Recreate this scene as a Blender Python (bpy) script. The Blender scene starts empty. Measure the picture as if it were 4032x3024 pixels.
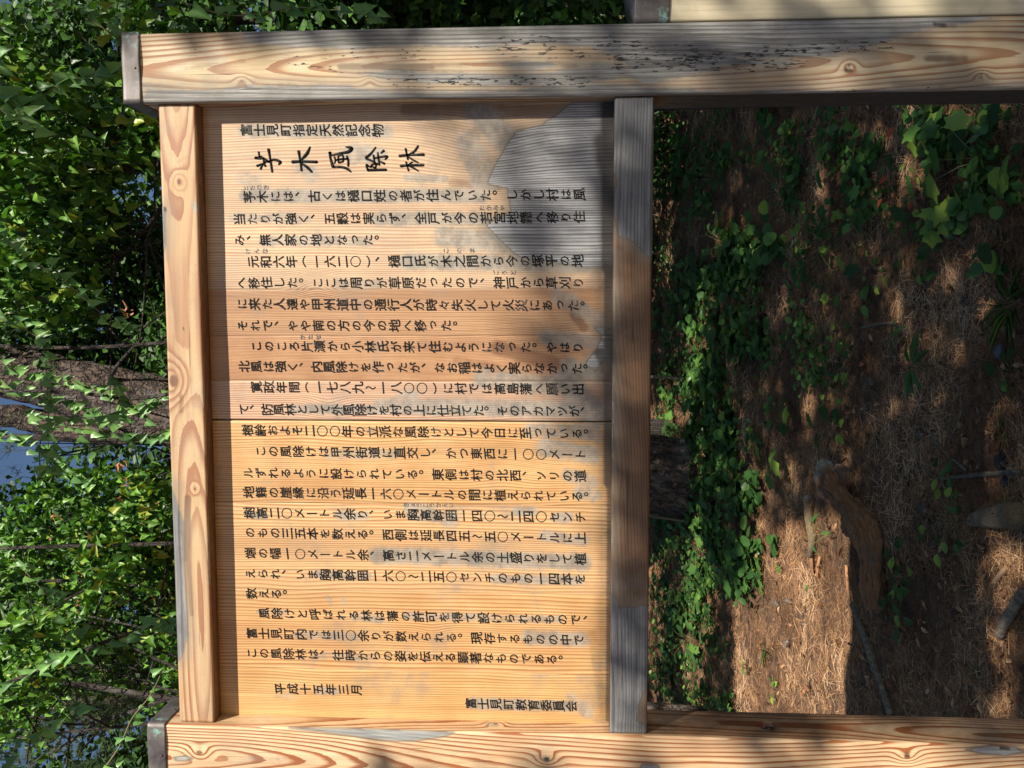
import bpy, math, random
import numpy as np
from mathutils import Matrix, Vector

# ---------------------------------------------------------------- camera, sky, sun, exposure
scene = bpy.context.scene
COL = scene.collection
CM = np.array([[-0.0021701390314688897, -0.9965518079333011, -0.08294446697310817],
               [0.058085109031430056, -0.08293023944289583, 0.9948611438259868],
               [-0.9983092760289223, -0.002658851408578278, 0.058064790568778626]])
CP = np.array([.25486, -1.96246, 1.5])
FP = 3474.8
cam = bpy.data.cameras.new('camera')
cam.sensor_fit = 'HORIZONTAL'; cam.sensor_width = 36.0
cam.lens = FP / 4032 * 36.0
cam.clip_start = 0.02; cam.clip_end = 1000
camo = bpy.data.objects.new('camera', cam); COL.objects.link(camo)
mw = Matrix.Identity(4)
for i in range(3):
    mw[i][0] = CM[i, 0]; mw[i][1] = -CM[i, 1]; mw[i][2] = -CM[i, 2]; mw[i][3] = CP[i]
camo.matrix_world = mw
scene.camera = camo

SUN = np.array([.69, -1.0, 1.07]); SUN = SUN / np.linalg.norm(SUN)
world = bpy.data.worlds.new('World'); scene.world = world; world.use_nodes = True
wn = world.node_tree.nodes; wl = world.node_tree.links
bg = wn['Background']
sky = wn.new('ShaderNodeTexSky'); sky.sky_type = 'NISHITA'; sky.sun_disc = False
sky.sun_elevation = math.asin(SUN[2]); sky.sun_rotation = math.atan2(SUN[0], SUN[1])
sky.air_density = 1.0; sky.dust_density = .6; sky.ozone_density = 3.0
wl.new(sky.outputs[0], bg.inputs[0]); bg.inputs[1].default_value = 0.055
sl = bpy.data.lights.new('sun', 'SUN'); sl.energy = 5.0; sl.angle = math.radians(.53); sl.color = (1, .92, .80)
so = bpy.data.objects.new('sun', sl); COL.objects.link(so)
so.rotation_euler = Vector(SUN).to_track_quat('Z', 'Y').to_euler()
so.location = (6, -9, 10)
scene.view_settings.view_transform = 'Standard'
scene.view_settings.look = 'None'
scene.view_settings.exposure = 0.82
scene.view_settings.gamma = 1.0
scene.cycles.max_bounces = 6; scene.cycles.transparent_max_bounces = 4
scene.cycles.transmission_bounces = 3

rng = np.random.default_rng(7); random.seed(7)

# ---------------------------------------------------------------- geometry helpers
def ray(u, v):
    return CM @ np.array([(u - 2016) / FP, (v - 1512) / FP, 1.0])
def at_y(u, v, y):
    r = ray(u, v); t = (y - CP[1]) / r[1]; return CP + t * r
def proj(P):
    q = (np.asarray(P) - CP) @ CM
    w = np.where(np.abs(q[..., 2]) < 1e-6, 1e-6, q[..., 2])
    return FP * q[..., 0] / w + 2016, FP * q[..., 1] / w + 1512, q[..., 2]

_lat = rng.random((32, 32, 32))
def vnoise(p):
    p = np.asarray(p, float); i = np.floor(p).astype(int); f = p - i; f = f * f * (3 - 2 * f)
    r = 0
    for dx in (0, 1):
        for dy in (0, 1):
            for dz in (0, 1):
                w = (f[..., 0] if dx else 1 - f[..., 0]) * (f[..., 1] if dy else 1 - f[..., 1]) * (f[..., 2] if dz else 1 - f[..., 2])
                r = r + w * _lat[(i[..., 0] + dx) % 32, (i[..., 1] + dy) % 32, (i[..., 2] + dz) % 32]
    return r
def fbm(p, o=4):
    p = np.asarray(p, float); r = 0; a = .5; s = 0
    for k in range(o):
        r = r + a * vnoise(p * 2 ** k + 7.3 * k); s += a; a *= .5
    return r / s

def ground_z(x, y):
    x = np.asarray(x, float); y = np.asarray(y, float)
    base = .085 * np.clip(y - .8, 0, 9) + .012 * np.clip(y - 9.8, 0, 60)
    P = np.stack([x * .9, y * .9, x * 0 + 3.3], -1)
    return base + .16 * (fbm(P, 3) - .5) + .03 * (vnoise(P * 5.5) - .5)
def at_g(u, v):
    """photo pixel -> point on the ground surface (arrays allowed)"""
    u = np.asarray(u, float); v = np.asarray(v, float)
    R = np.stack([(u - 2016) / FP, (v - 1512) / FP, np.ones_like(u)], -1) @ CM.T
    t = np.zeros_like(u) + 1.5
    for k in range(34):
        p = CP + t[..., None] * R
        t = np.clip(t + .75 * (p[..., 2] - ground_z(p[..., 0], p[..., 1])) / np.maximum(-R[..., 2] + .085 * R[..., 1], .05), .5, 40)
    return CP + t[..., None] * R

def mesh_np(name, V, F, smooth=False, attrs=None, nper=None):
    """V (n,3); F list of faces or an (m,k) array"""
    me = bpy.data.meshes.new(name)
    V = np.asarray(V, np.float32)
    me.vertices.add(len(V)); me.vertices.foreach_set('co', V.ravel())
    if isinstance(F, np.ndarray):
        m, k = F.shape
        me.loops.add(m * k); me.loops.foreach_set('vertex_index', F.ravel().astype(np.int32))
        me.polygons.add(m); me.polygons.foreach_set('loop_start', (np.arange(m) * k).astype(np.int32))
        me.polygons.foreach_set('loop_total', np.full(m, k, np.int32))
    else:
        ls = np.array([len(f) for f in F], np.int32)
        me.loops.add(int(ls.sum())); me.loops.foreach_set('vertex_index', np.concatenate([np.asarray(f, np.int32) for f in F]))
        me.polygons.add(len(F)); st = np.concatenate([[0], np.cumsum(ls)[:-1]]).astype(np.int32)
        me.polygons.foreach_set('loop_start', st); me.polygons.foreach_set('loop_total', ls)
    me.update(calc_edges=True)
    if smooth: me.polygons.foreach_set('use_smooth', np.ones(len(me.polygons), bool))
    for k_, a_ in (attrs or {}).items():
        at = me.attributes.new(k_, 'FLOAT', 'POINT'); at.data.foreach_set('value', np.asarray(a_, np.float32).ravel())
    return me

def link(name, me, mat=None, parent=None, label=None, cat=None, group=None, kind=None):
    o = bpy.data.objects.new(name, me); COL.objects.link(o)
    if mat is not None and me is not None:
        if not me.materials: me.materials.append(mat)
    if parent is not None: o.parent = parent
    if label: o['label'] = label
    if cat: o['category'] = cat
    if group: o['group'] = group
    if kind: o['kind'] = kind
    return o
def thing(name, label, cat, loc=(0, 0, 0), group=None):
    o = link(name, None, None, None, label, cat, group); o.location = loc
    return o

def join(parts):
    V = []; F = []; n = 0
    for v, f in parts:
        V.append(v); F += [[i + n for i in q] for q in f]; n += len(v)
    return np.concatenate(V), F
def box(x0, x1, y0, y1, z0, z1, b=.002):
    """chamfered box"""
    X = (x0, x1); Y = (y0, y1); Z = (z0, z1); V = []; idx = {}
    for i in (0, 1):
        for j in (0, 1):
            for k in (0, 1):
                sx = b if i == 0 else -b; sy = b if j == 0 else -b; sz = b if k == 0 else -b
                idx[i, j, k] = len(V)
                V += [(X[i], Y[j] + sy, Z[k] + sz), (X[i] + sx, Y[j], Z[k] + sz), (X[i] + sx, Y[j] + sy, Z[k])]
    F = []
    def q(a): return a
    for i in (0, 1):
        F.append([idx[i, 0, 0], idx[i, 1, 0], idx[i, 1, 1], idx[i, 0, 1]])
        F.append([idx[0, i, 0] + 1, idx[1, i, 0] + 1, idx[1, i, 1] + 1, idx[0, i, 1] + 1])
        F.append([idx[0, 0, i] + 2, idx[1, 0, i] + 2, idx[1, 1, i] + 2, idx[0, 1, i] + 2])
    for i in (0, 1):
        for j in (0, 1):
            F.append([idx[i, j, 0], idx[i, j, 1], idx[i, j, 1] + 1, idx[i, j, 0] + 1])
            F.append([idx[i, 0, j], idx[i, 1, j], idx[i, 1, j] + 2, idx[i, 0, j] + 2])
            F.append([idx[0, i, j] + 1, idx[1, i, j] + 1, idx[1, i, j] + 2, idx[0, i, j] + 2])
            for k in (0, 1):
                F.append([idx[i, j, k], idx[i, j, k] + 1, idx[i, j, k] + 2])
    return np.array(V, float), F
def fix_normals(me):
    import bmesh
    bm = bmesh.new(); bm.from_mesh(me); bmesh.ops.recalc_face_normals(bm, faces=bm.faces); bm.to_mesh(me); bm.free()

def tube(pts, rad, n=6, cap=True, wob=0.0):
    pts = np.asarray(pts, float); m = len(pts)
    rad = np.broadcast_to(np.asarray(rad, float), (m,)) if np.ndim(rad) == 0 else np.asarray(rad, float)
    T = np.gradient(pts, axis=0); T /= np.linalg.norm(T, axis=1)[:, None] + 1e-9
    up = np.array([0, 0, 1.0]) if abs(T[0, 2]) < .8 else np.array([1.0, 0, 0])
    A = np.cross(T, up); A /= np.linalg.norm(A, axis=1)[:, None] + 1e-9; B = np.cross(T, A)
    th = np.arange(n) / n * 2 * np.pi
    V = pts[:, None, :] + rad[:, None, None] * (np.cos(th)[None, :, None] * A[:, None, :] + np.sin(th)[None, :, None] * B[:, None, :])
    V = V.reshape(-1, 3)
    if wob: V = V + (fbm(V * 14 + 3, 3)[:, None] - .5) * wob
    F = []
    for i in range(m - 1):
        for j in range(n):
            F.append([i * n + j, i * n + (j + 1) % n, (i + 1) * n + (j + 1) % n, (i + 1) * n + j])
    if cap:
        F.append(list(range(n))[::-1]); F.append([(m - 1) * n + j for j in range(n)])
    return V, F
def smoothpath(pts, k=6):
    pts = np.asarray(pts, float); out = []
    n = len(pts)
    for i in range(n - 1):
        p0 = pts[max(i - 1, 0)]; p1 = pts[i]; p2 = pts[i + 1]; p3 = pts[min(i + 2, n - 1)]
        for t in np.arange(k) / k:
            out.append(.5 * ((2 * p1) + (-p0 + p2) * t + (2 * p0 - 5 * p1 + 4 * p2 - p3) * t ** 2 + (-p0 + 3 * p1 - 3 * p2 + p3) * t ** 3))
    out.append(pts[-1]); return np.array(out)

# ---------------------------------------------------------------- node helpers
class NT:
    def __init__(s, name):
        s.m = bpy.data.materials.new(name); s.m.use_nodes = True
        s.t = s.m.node_tree; s.n = s.t.nodes; s.l = s.t.links; s.b = s.n['Principled BSDF']
    def new(s, t, **k):
        n = s.n.new(t)
        for a, b in k.items(): setattr(n, a, b)
        return n
    def put(s, sock, val):
        if hasattr(val, 'is_linked') or hasattr(val, 'links'): s.l.new(val, sock)
        elif isinstance(val, (tuple, list)) and len(val) == 3 and sock.type == 'RGBA': sock.default_value = (*val, 1)
        else: sock.default_value = val
    def math(s, op, a, b=0.0, clamp=False, c=None):
        n = s.new('ShaderNodeMath', operation=op); n.use_clamp = clamp
        s.put(n.inputs[0], a); s.put(n.inputs[1], b)
        if c is not None: s.put(n.inputs[2], c)
        return n.outputs[0]
    def mix(s, f, a, b, mode='MIX'):
        n = s.new('ShaderNodeMix', data_type='RGBA', blend_type=mode)
        s.put(n.inputs[0], f); s.put(n.inputs[6], a); s.put(n.inputs[7], b); return n.outputs[2]
    def fmix(s, f, a, b):
        n = s.new('ShaderNodeMix', data_type='FLOAT'); s.put(n.inputs[0], f); s.put(n.inputs[2], a); s.put(n.inputs[3], b); return n.outputs[0]
    def attr(s, name): return s.new('ShaderNodeAttribute', attribute_name=name).outputs['Fac']
    def coord(s, scale=(1, 1, 1), loc=(0, 0, 0), src='Object'):
        tc = s.new('ShaderNodeTexCoord'); mp = s.new('ShaderNodeMapping')
        s.l.new(tc.outputs[src], mp.inputs[0]); mp.inputs['Scale'].default_value = scale; mp.inputs['Location'].default_value = loc
        return mp.outputs[0]
    def noise(s, vec, scale=1.0, detail=3, rough=.55, dist=0.0):
        n = s.new('ShaderNodeTexNoise'); s.l.new(vec, n.inputs['Vector']); n.inputs['Scale'].default_value = scale
        n.inputs['Detail'].default_value = detail; n.inputs['Roughness'].default_value = rough; n.inputs['Distortion'].default_value = dist
        return n.outputs['Fac']
    def vor(s, vec, scale=1.0, feature='F1', out='Distance'):
        n = s.new('ShaderNodeTexVoronoi', feature=feature); s.l.new(vec, n.inputs['Vector']); n.inputs['Scale'].default_value = scale
        return n.outputs[out]
    def ramp(s, f, stops):
        n = s.new('ShaderNodeValToRGB'); s.put(n.inputs[0], f); e = n.color_ramp.elements
        while len(e) < len(stops): e.new(.5)
        for k, (p, c) in enumerate(stops):
            e[k].position = p; e[k].color = (*c, 1) if len(c) == 3 else c
        return n.outputs[0]
    def step(s, x, lo, hi):
        n = s.new('ShaderNodeMapRange', interpolation_type='SMOOTHSTEP'); s.put(n.inputs[0], x)
        s.put(n.inputs[1], lo); s.put(n.inputs[2], hi); n.inputs[3].default_value = 0; n.inputs[4].default_value = 1
        return n.outputs[0]
    def bump(s, h, strength=.3, dist=.001, normal=None):
        n = s.new('ShaderNodeBump'); s.put(n.inputs['Height'], h); n.inputs['Strength'].default_value = strength
        n.inputs['Distance'].default_value = dist
        if normal is not None: s.l.new(normal, n.inputs['Normal'])
        return n.outputs[0]
    def out(s, color=None, rough=None, normal=None, **k):
        if color is not None: s.put(s.b.inputs['Base Color'], color)
        if rough is not None: s.put(s.b.inputs['Roughness'], rough)
        if normal is not None: s.l.new(normal, s.b.inputs['Normal'])
        for a, v in k.items(): s.put(s.b.inputs[a.replace('_', ' ')], v)
        return s.m

def wood(name, axis, early, late, var, fib=1.0, thin=.62, late_amt=.85, coat=0.0, grey_a=(.34, .345, .35), grey_b=(.11, .11, .115),
         greyrings=.5, seed=0.0, specks=False, mould=0.0, edge_wob=.03, soft=.0, gain=1.0, halo_w=.035, streak=.55, water=.55, cracks=0.0):
    t = NT(name)
    S = {'z': (170, 170, 5), 'x': (5, 170, 170)}[axis]
    S2 = {'z': (60, 60, 3.0), 'x': (3.0, 60, 60)}[axis]
    S3 = {'z': (900, 900, 30), 'x': (30, 900, 900)}[axis]
    L = (seed * 3.1, seed * 1.7, seed * 2.3)
    c1 = t.coord(S, L); c2 = t.coord(S2, L); c0 = t.coord((1, 1, 1), L); c3 = t.coord(S3, L)
    fine = t.noise(c1, 1, 4, .65); fine2 = t.noise(c3, 1, 2, .6)
    blot = t.noise(c0, 9, 4, .6); blot2 = t.noise(c0, 38, 4, .65)
    rd = t.math('ADD', t.attr('ring'), t.math('MULTIPLY', t.math('SUBTRACT', t.noise(c2, 1, 3, .6), .5), .55))
    fr = t.math('FRACT', rd)
    # soft rise through the ring, sharp fall at its end
    prof = t.math('MULTIPLY', t.step(fr, thin - .30, .95), t.math('SUBTRACT', 1.0, t.step(fr, .955, 1.0)))
    ringid = t.math('FLOOR', rd)
    wn_ = t.new('ShaderNodeTexWhiteNoise', noise_dimensions='1D'); t.l.new(ringid, wn_.inputs['W'])
    prof = t.math('MULTIPLY', prof, t.math('MULTIPLY_ADD', wn_.outputs[0], .55, c=.55))
    prof = t.math('MULTIPLY', prof, t.math('MULTIPLY_ADD', blot, gain, c=.45 * gain), clamp=True)
    e = t.mix(t.step(blot, .35, .68), early, var)
    e = t.mix(t.math('MULTIPLY', t.step(fine, .35, .75), .30 * fib), e, late)
    col = t.mix(t.math('MULTIPLY', prof, late_amt), e, late)
    S4 = {'z': (26, 26, 1.1), 'x': (1.1, 26, 26)}[axis]; S5 = {'z': (320, 320, 9), 'x': (9, 320, 320)}[axis]
    st1 = t.noise(t.coord(S4, (L[0] + 5, 2, 7)), 1, 5, .62); st2 = t.noise(t.coord(S5, L), 1, 3, .6)
    dk_ = t.mix(.55, col, (late[0] * .55, late[1] * .6, late[2] * .8))
    col = t.mix(t.math('MULTIPLY', t.step(st1, .40, .72), streak), col, dk_)
    col = t.mix(t.math('MULTIPLY', t.step(st2, .45, .8), .35), col, dk_)
    gy = t.mix(.6, col, (.20, .185, .16))
    wst = t.math('MULTIPLY', t.step(t.noise(c0, 5.5, 6, .68), .50, .66), t.step(t.noise(t.coord((13, 13, 13), L), 1, 4, .6), .35, .6))
    col = t.mix(t.math('MULTIPLY', wst, water), col, gy)
    # knots: attribute near 1 in the knot core
    kn = t.attr('knot')
    col = t.mix(t.math('MULTIPLY', t.step(kn, .45, .75), .8), col, (late[0] * .38, late[1] * .33, late[2] * .35))
    # warm stain (with painted shading on the left post's inner face) and pale bleaching
    stn = t.math('ADD', t.attr('stain'), t.math('MULTIPLY', t.math('SUBTRACT', blot2, .5), .5))
    stn = t.math('MULTIPLY', t.step(stn, .25, .95), t.step(t.attr('stain'), .02, .2))
    col = t.mix(stn, col, t.mix(.72, col, (late[0] * .42, late[1] * .40, late[2] * .40)))
    pal = t.math('MULTIPLY', t.step(t.math('ADD', t.attr('pale'), t.math('MULTIPLY', t.math('SUBTRACT', t.noise(c0, 55, 6, .72), .5), 1.5)), .2, .95),
                 t.step(t.attr('pale'), .02, .2))
    palc = t.mix(t.math('MULTIPLY', prof, .4), (.33, .325, .285), late)
    palc = t.mix(t.step(t.noise(c0, 26, 5, .65), .38, .62), palc, (.17, .17, .155))
    col = t.mix(t.math('MULTIPLY', pal, t.math('MULTIPLY_ADD', t.noise(c0, 70, 5, .7), .75, c=.42)), col, palc)
    # weathered grey wood where the lacquer is gone (signed distance in metres, positive inside)
    wob = t.math('MULTIPLY', t.math('SUBTRACT', t.noise(c0, 45, 5, .6), .5), edge_wob)
    wob2 = t.math('MULTIPLY', t.math('SUBTRACT', t.noise(c2, 1, 3, .6), .5), .007 + soft * 7)
    gd = t.math('ADD', t.attr('gd'), t.math('ADD', wob, wob2))
    gm = t.step(gd, -.0015 - soft, .0025 + soft)
    gcol = t.mix(t.step(fine, .25, .8), grey_b, grey_a)
    gcol = t.mix(t.math('MULTIPLY', t.step(t.noise(c0, 13, 5, .65), .44, .64), .6), gcol, (grey_b[0] * 1.35, grey_b[1] * 1.35, grey_b[2] * 1.3))
    gcol = t.mix(t.math('MULTIPLY', t.step(fine2, .55, .75), .45), gcol, (.03, .03, .032))
    gcol = t.mix(t.math('MULTIPLY', prof, greyrings), gcol, (.055, .05, .048))
    edge = t.math('MULTIPLY', t.step(gd, -.004, -.0006), t.math('SUBTRACT', 1.0, t.step(gd, .0, .0022)))
    col = t.mix(gm, col, gcol)
    col = t.mix(t.math('MULTIPLY', edge, .55 if soft == 0 else .15), col, (.05, .04, .03))
    halo = t.math('MULTIPLY', t.step(gd, -halo_w, -.002), t.math('SUBTRACT', 1.0, gm))
    col = t.mix(t.math('MULTIPLY', halo, .45), col, (.22, .20, .16))
    if specks:
        SP = {'z': (250, 250, 50), 'x': (50, 250, 250)}[axis]
        sp = t.noise(t.coord(SP, L), 1, 2.5, .6)
        dens = t.attr('spk')
        sm = t.step(sp, t.math('SUBTRACT', .80, t.math('MULTIPLY', dens, .245)), t.math('SUBTRACT', .83, t.math('MULTIPLY', dens, .245)))
        sm = t.math('MULTIPLY', sm, t.step(dens, .05, .3))
        col = t.mix(t.math('MULTIPLY', sm, .93), col, (.018, .018, .02))
    else: sm = None
    if mould > 0:
        mo = t.step(t.noise(t.coord((1, 1, 1), (3, 1, 4)), 260, 4, .7), .58, .66)
        mo = t.math('MULTIPLY', mo, t.step(blot, .35, .6))
        col = t.mix(t.math('MULTIPLY', mo, mould), col, (.10, .085, .06))
    if cracks > 0:
        S6 = {'z': (150, 150, 3.2), 'x': (3.2, 150, 150)}[axis]
        ck = t.math('MULTIPLY', t.step(t.noise(t.coord(S6, (9, L[0], 3)), 1, 2, .5), .685, .715), t.step(t.noise(c0, 7, 3, .6), .42, .58))
        col = t.mix(t.math('MULTIPLY', ck, cracks), col, (.03, .022, .018))
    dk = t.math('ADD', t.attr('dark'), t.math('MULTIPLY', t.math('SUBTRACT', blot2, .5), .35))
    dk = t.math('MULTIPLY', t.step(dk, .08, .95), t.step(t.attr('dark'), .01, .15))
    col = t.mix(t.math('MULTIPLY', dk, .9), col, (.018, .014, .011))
    h = t.math('ADD', t.math('MULTIPLY', prof, .5), t.math('MULTIPLY', fine, t.fmix(gm, .25, 1.1)))
    h = t.math('SUBTRACT', h, t.math('MULTIPLY', gm, .8))
    if sm is not None: h = t.math('SUBTRACT', h, t.math('MULTIPLY', sm, 1.5))
    nb = t.bump(h, .55, .0012)
    ro = t.fmix(gm, t.math('MULTIPLY_ADD', blot2, .3, c=.42 if coat else .55), .88)
    return t.out(col, ro, nb, Coat_Weight=t.math('MULTIPLY', t.math('SUBTRACT', 1.0, gm), coat), Coat_Roughness=.32)

# ---------------------------------------------------------------- mask painting tools (shapes of the stains, in photo pixels of the surface)
def sdist_poly(U, V, poly):
    P = np.array(poly, float); n = len(P); d = np.full(U.shape, 1e9); ins = np.zeros(U.shape, bool)
    for i in range(n):
        a = P[i]; b = P[(i + 1) % n]; ab = b - a
        t = np.clip(((U - a[0]) * ab[0] + (V - a[1]) * ab[1]) / (ab @ ab + 1e-9), 0, 1)
        d = np.minimum(d, np.hypot(U - a[0] - t * ab[0], V - a[1] - t * ab[1]))
        c = ((a[1] > V) != (b[1] > V)) & (U < (b[0] - a[0]) * (V - a[1]) / (b[1] - a[1] + 1e-12) + a[0])
        ins ^= c
    return np.where(ins, d, -d)
def caps(U, V, L):
    """soft capsules (u0,v0,u1,v1,radius,strength)"""
    r = np.zeros(U.shape)
    for u0, v0, u1, v1, R, s in L:
        ab = np.array([u1 - u0, v1 - v0], float)
        t = np.clip(((U - u0) * ab[0] + (V - v0) * ab[1]) / (ab @ ab + 1e-9), 0, 1)
        d = np.hypot(U - u0 - t * ab[0], V - v0 - t * ab[1]) / R
        r = np.maximum(r, s * np.clip(1.6 - d * 1.1, 0, 1))
    return r
PXM = 1 / 1740.0     # metres per photo pixel on the board

def beam(name, mat, axis, a0, a1, b0, b1, l0, l1, pith, sp, knots=(), step=.006, nx=26, bev=.003, paint=None, wob=.006, dent=None, yface=True):
    """a sawn timber: cross-section a (x or z) by b (y), length along l; ring field from a wandering pith"""
    nl = max(2, int((l1 - l0) / step))
    ls = np.linspace(l0, l1, nl + 1)
    a_ = lambda n: np.linspace(a0 + bev, a1 - bev, n)
    b_ = lambda n: np.linspace(b0 + bev, b1 - bev, n)
    loop = [(a, b0) for a in a_(nx)] + [(a1, b) for b in b_(nx)] + [(a, b1) for a in a_(4)[::-1]] + [(a0, b) for b in b_(nx)[::-1]]
    loop = np.array(loop); n = len(loop)
    A = np.tile(loop[:, 0], len(ls)); B = np.tile(loop[:, 1], len(ls)); Lc = np.repeat(ls, n)
    q = np.stack([A * 18, B * 18, Lc * 3.0], -1)
    jit = (fbm(q, 3) - .5)
    pa, pb = pith(Lc)
    q2 = np.stack([A * 5, B * 5, Lc * 2.2], -1)
    r = np.hypot(A - pa + wob * 3 * (fbm(q2 + 9, 3) - .5), B - pb + wob * 3 * (fbm(q2 + 31, 3) - .5)) / sp
    kn = np.zeros(len(A))
    for (ka, kb, kl, R, K) in knots:
        d = np.sqrt(((A - ka)) ** 2 + ((B - kb)) ** 2 + ((Lc - kl) / 1.5) ** 2)
        r = r + K * np.exp(-(d / R) ** 2); kn = np.maximum(kn, np.clip(1.25 - d / (R * .42), 0, 1))
    if axis == 'z': V = np.stack([A, B, Lc], -1)
    else: V = np.stack([Lc, B, A], -1)
    at = dict(ring=r, knot=kn, gd=np.full(len(A), -1.0), pale=np.zeros(len(A)), dark=np.zeros(len(A)), stain=np.zeros(len(A)), spk=np.zeros(len(A)))
    if paint: paint(V, A, B, Lc, at, *proj(V)[:2])
    V = V + 0.0
    ia = 0 if axis == 'z' else 2
    V[:, 1] += .0016 * jit * 2; V[:, ia] += .0012 * jit
    if dent: V = dent(V)
    i = np.arange(len(ls) - 1)[:, None] * n; j = np.arange(n)[None, :]; j2 = (j + 1) % n
    F = np.stack([i + j, i + j2, i + n + j2, i + n + j], -1).reshape(-1, 4)
    Fl = F.tolist() + [list(range(n))[::-1], [(len(ls) - 1) * n + k for k in range(n)]]
    me = mesh_np(name, V, Fl, True, at); me.polygons[-1].use_smooth = False; me.polygons[-2].use_smooth = False
    fix_normals(me)
    return me

# ---------------------------------------------------------------- the notice board
XR, XL, PW = .7183, -.7183, .150
ZTU, ZTL, ZBU, ZBL = 2.4084, 2.3245, 1.3904, 1.3051
DP, PN, RL = .140, .0555, .0117

board = thing('notice_board', 'large wooden notice board with carved black Japanese text between two square capped posts', 'notice board', (0, 0, 0))

M_postL = wood('pine_left_post', 'z', (.68, .47, .265), (.30, .10, .03), (.70, .53, .33), coat=.25, seed=1.0, thin=.74, late_amt=1.0, edge_wob=.003, gain=1.6, cracks=.75, halo_w=.006, grey_a=(.42, .43, .42), grey_b=(.22, .22, .215), greyrings=.2)
M_postR = wood('pine_right_post', 'z', (.56, .44, .26), (.27, .12, .055), (.58, .49, .34), seed=2.0, specks=True, thin=.7, late_amt=.85,
               grey_a=(.42, .415, .395), grey_b=(.15, .145, .135), greyrings=.5, cracks=.75, soft=.004, edge_wob=.02, gain=1.7)
M_post2 = wood('pale_pine_neighbour_post', 'z', (.62, .55, .37), (.50, .38, .22), (.60, .55, .40), seed=4.0, late_amt=.45)
M_railT = wood('pine_top_rail', 'x', (.50, .34, .18), (.29, .12, .06), (.53, .39, .23), seed=5.0, coat=.1, cracks=.75, mould=.55, thin=.62, gain=1.3, edge_wob=.008)
M_railB = wood('dark_pine_bottom_rail', 'x', (.235, .13, .06), (.09, .04, .018), (.17, .095, .048), seed=6.0, coat=.1,
               grey_a=(.32, .325, .33), grey_b=(.125, .127, .13), cracks=.75, greyrings=.6, edge_wob=.02)

def paint_R(V, A, B, L, at, U, W):
    front = B < .01
    u = U; v = W
    g = np.full(len(A), -400.0)
    for poly in ([(925, 80), (960, 165), (1150, 190), (1400, 195), (1500, 180), (1650, 182), (1900, 188), (2150, 168), (2300, 190), (2420, 220), (2500, 250), (2560, 280),
                  (2640, 240), (2800, 200), (3000, 235), (3200, 225), (3400, 190), (3640, 120), (3900, 75), (3900, 40), (925, 60)],
                 [(560, 330), (800, 345), (1000, 330), (1300, 330), (1500, 352), (2000, 350), (2300, 330), (2500, 345), (2900, 355), (3300, 352), (4032, 345), (4032, 420), (560, 430)],
                 [(1350, 285), (1560, 272), (1700, 285), (1960, 300), (2150, 290), (2300, 255), (2450, 250), (2480, 300), (2300, 330), (2000, 335), (1700, 325), (1500, 310)],
                 [(1960, 245), (2050, 232), (2160, 240), (2190, 262), (2100, 282), (2000, 270)],
                 [(2480, 200), (2800, 190), (3000, 240), (3150, 225), (3100, 262), (2850, 265), (2700, 300), (2560, 330), (2450, 300)]):
        g = np.maximum(g, sdist_poly(u, v, poly))
    sideface = ~front
    at['gd'][:] = np.where(front, g * PXM, -.3)
    s = caps(u, v, [(1250, 215, 1700, 215, 30, .75), (1150, 240, 1330, 280, 26, .8), (1550, 320, 2300, 320, 28, .9), (2000, 180, 2700, 200, 60, .85), (700, 205, 800, 185, 10, .8),
                    (700, 305, 860, 312, 10, .7), (2450, 250, 3150, 240, 50, 1.0), (2950, 210, 3500, 170, 30, 1.0), (600, 370, 1000, 375, 20, .35), (1200, 170, 2000, 165, 45, .45), (3200, 350, 3700, 345, 14, .8)])
    at['spk'][:] = np.where(front, s, 0)
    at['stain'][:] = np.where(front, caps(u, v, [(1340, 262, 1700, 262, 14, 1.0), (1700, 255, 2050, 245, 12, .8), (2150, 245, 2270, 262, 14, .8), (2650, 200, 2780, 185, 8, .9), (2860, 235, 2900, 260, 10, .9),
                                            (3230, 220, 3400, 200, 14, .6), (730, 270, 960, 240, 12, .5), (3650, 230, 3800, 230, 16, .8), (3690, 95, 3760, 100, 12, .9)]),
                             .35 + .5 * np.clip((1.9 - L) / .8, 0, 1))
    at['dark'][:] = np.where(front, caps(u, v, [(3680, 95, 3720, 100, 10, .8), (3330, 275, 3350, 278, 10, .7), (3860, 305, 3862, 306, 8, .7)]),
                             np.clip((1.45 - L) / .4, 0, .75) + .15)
knR = [(XR + .045, 0, float(at_y(950, 262, 0)[2]), .012, 1.3), (XR + .04, 0, float(at_y(1455, 300, 0)[2]), .011, 1.2),
       (XR + .053, 0, float(at_y(3343, 277, 0)[2]), .013, 1.8), (XR + .03, 0, float(at_y(3862, 305, 0)[2]), .012, 1.5)]
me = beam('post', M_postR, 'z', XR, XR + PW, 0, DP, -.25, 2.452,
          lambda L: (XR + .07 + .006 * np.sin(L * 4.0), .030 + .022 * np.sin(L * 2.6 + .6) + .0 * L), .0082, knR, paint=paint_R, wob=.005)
postR = link('post', me, M_postR, board, label='right post, bleached and weathered grey with black specks')

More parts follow.
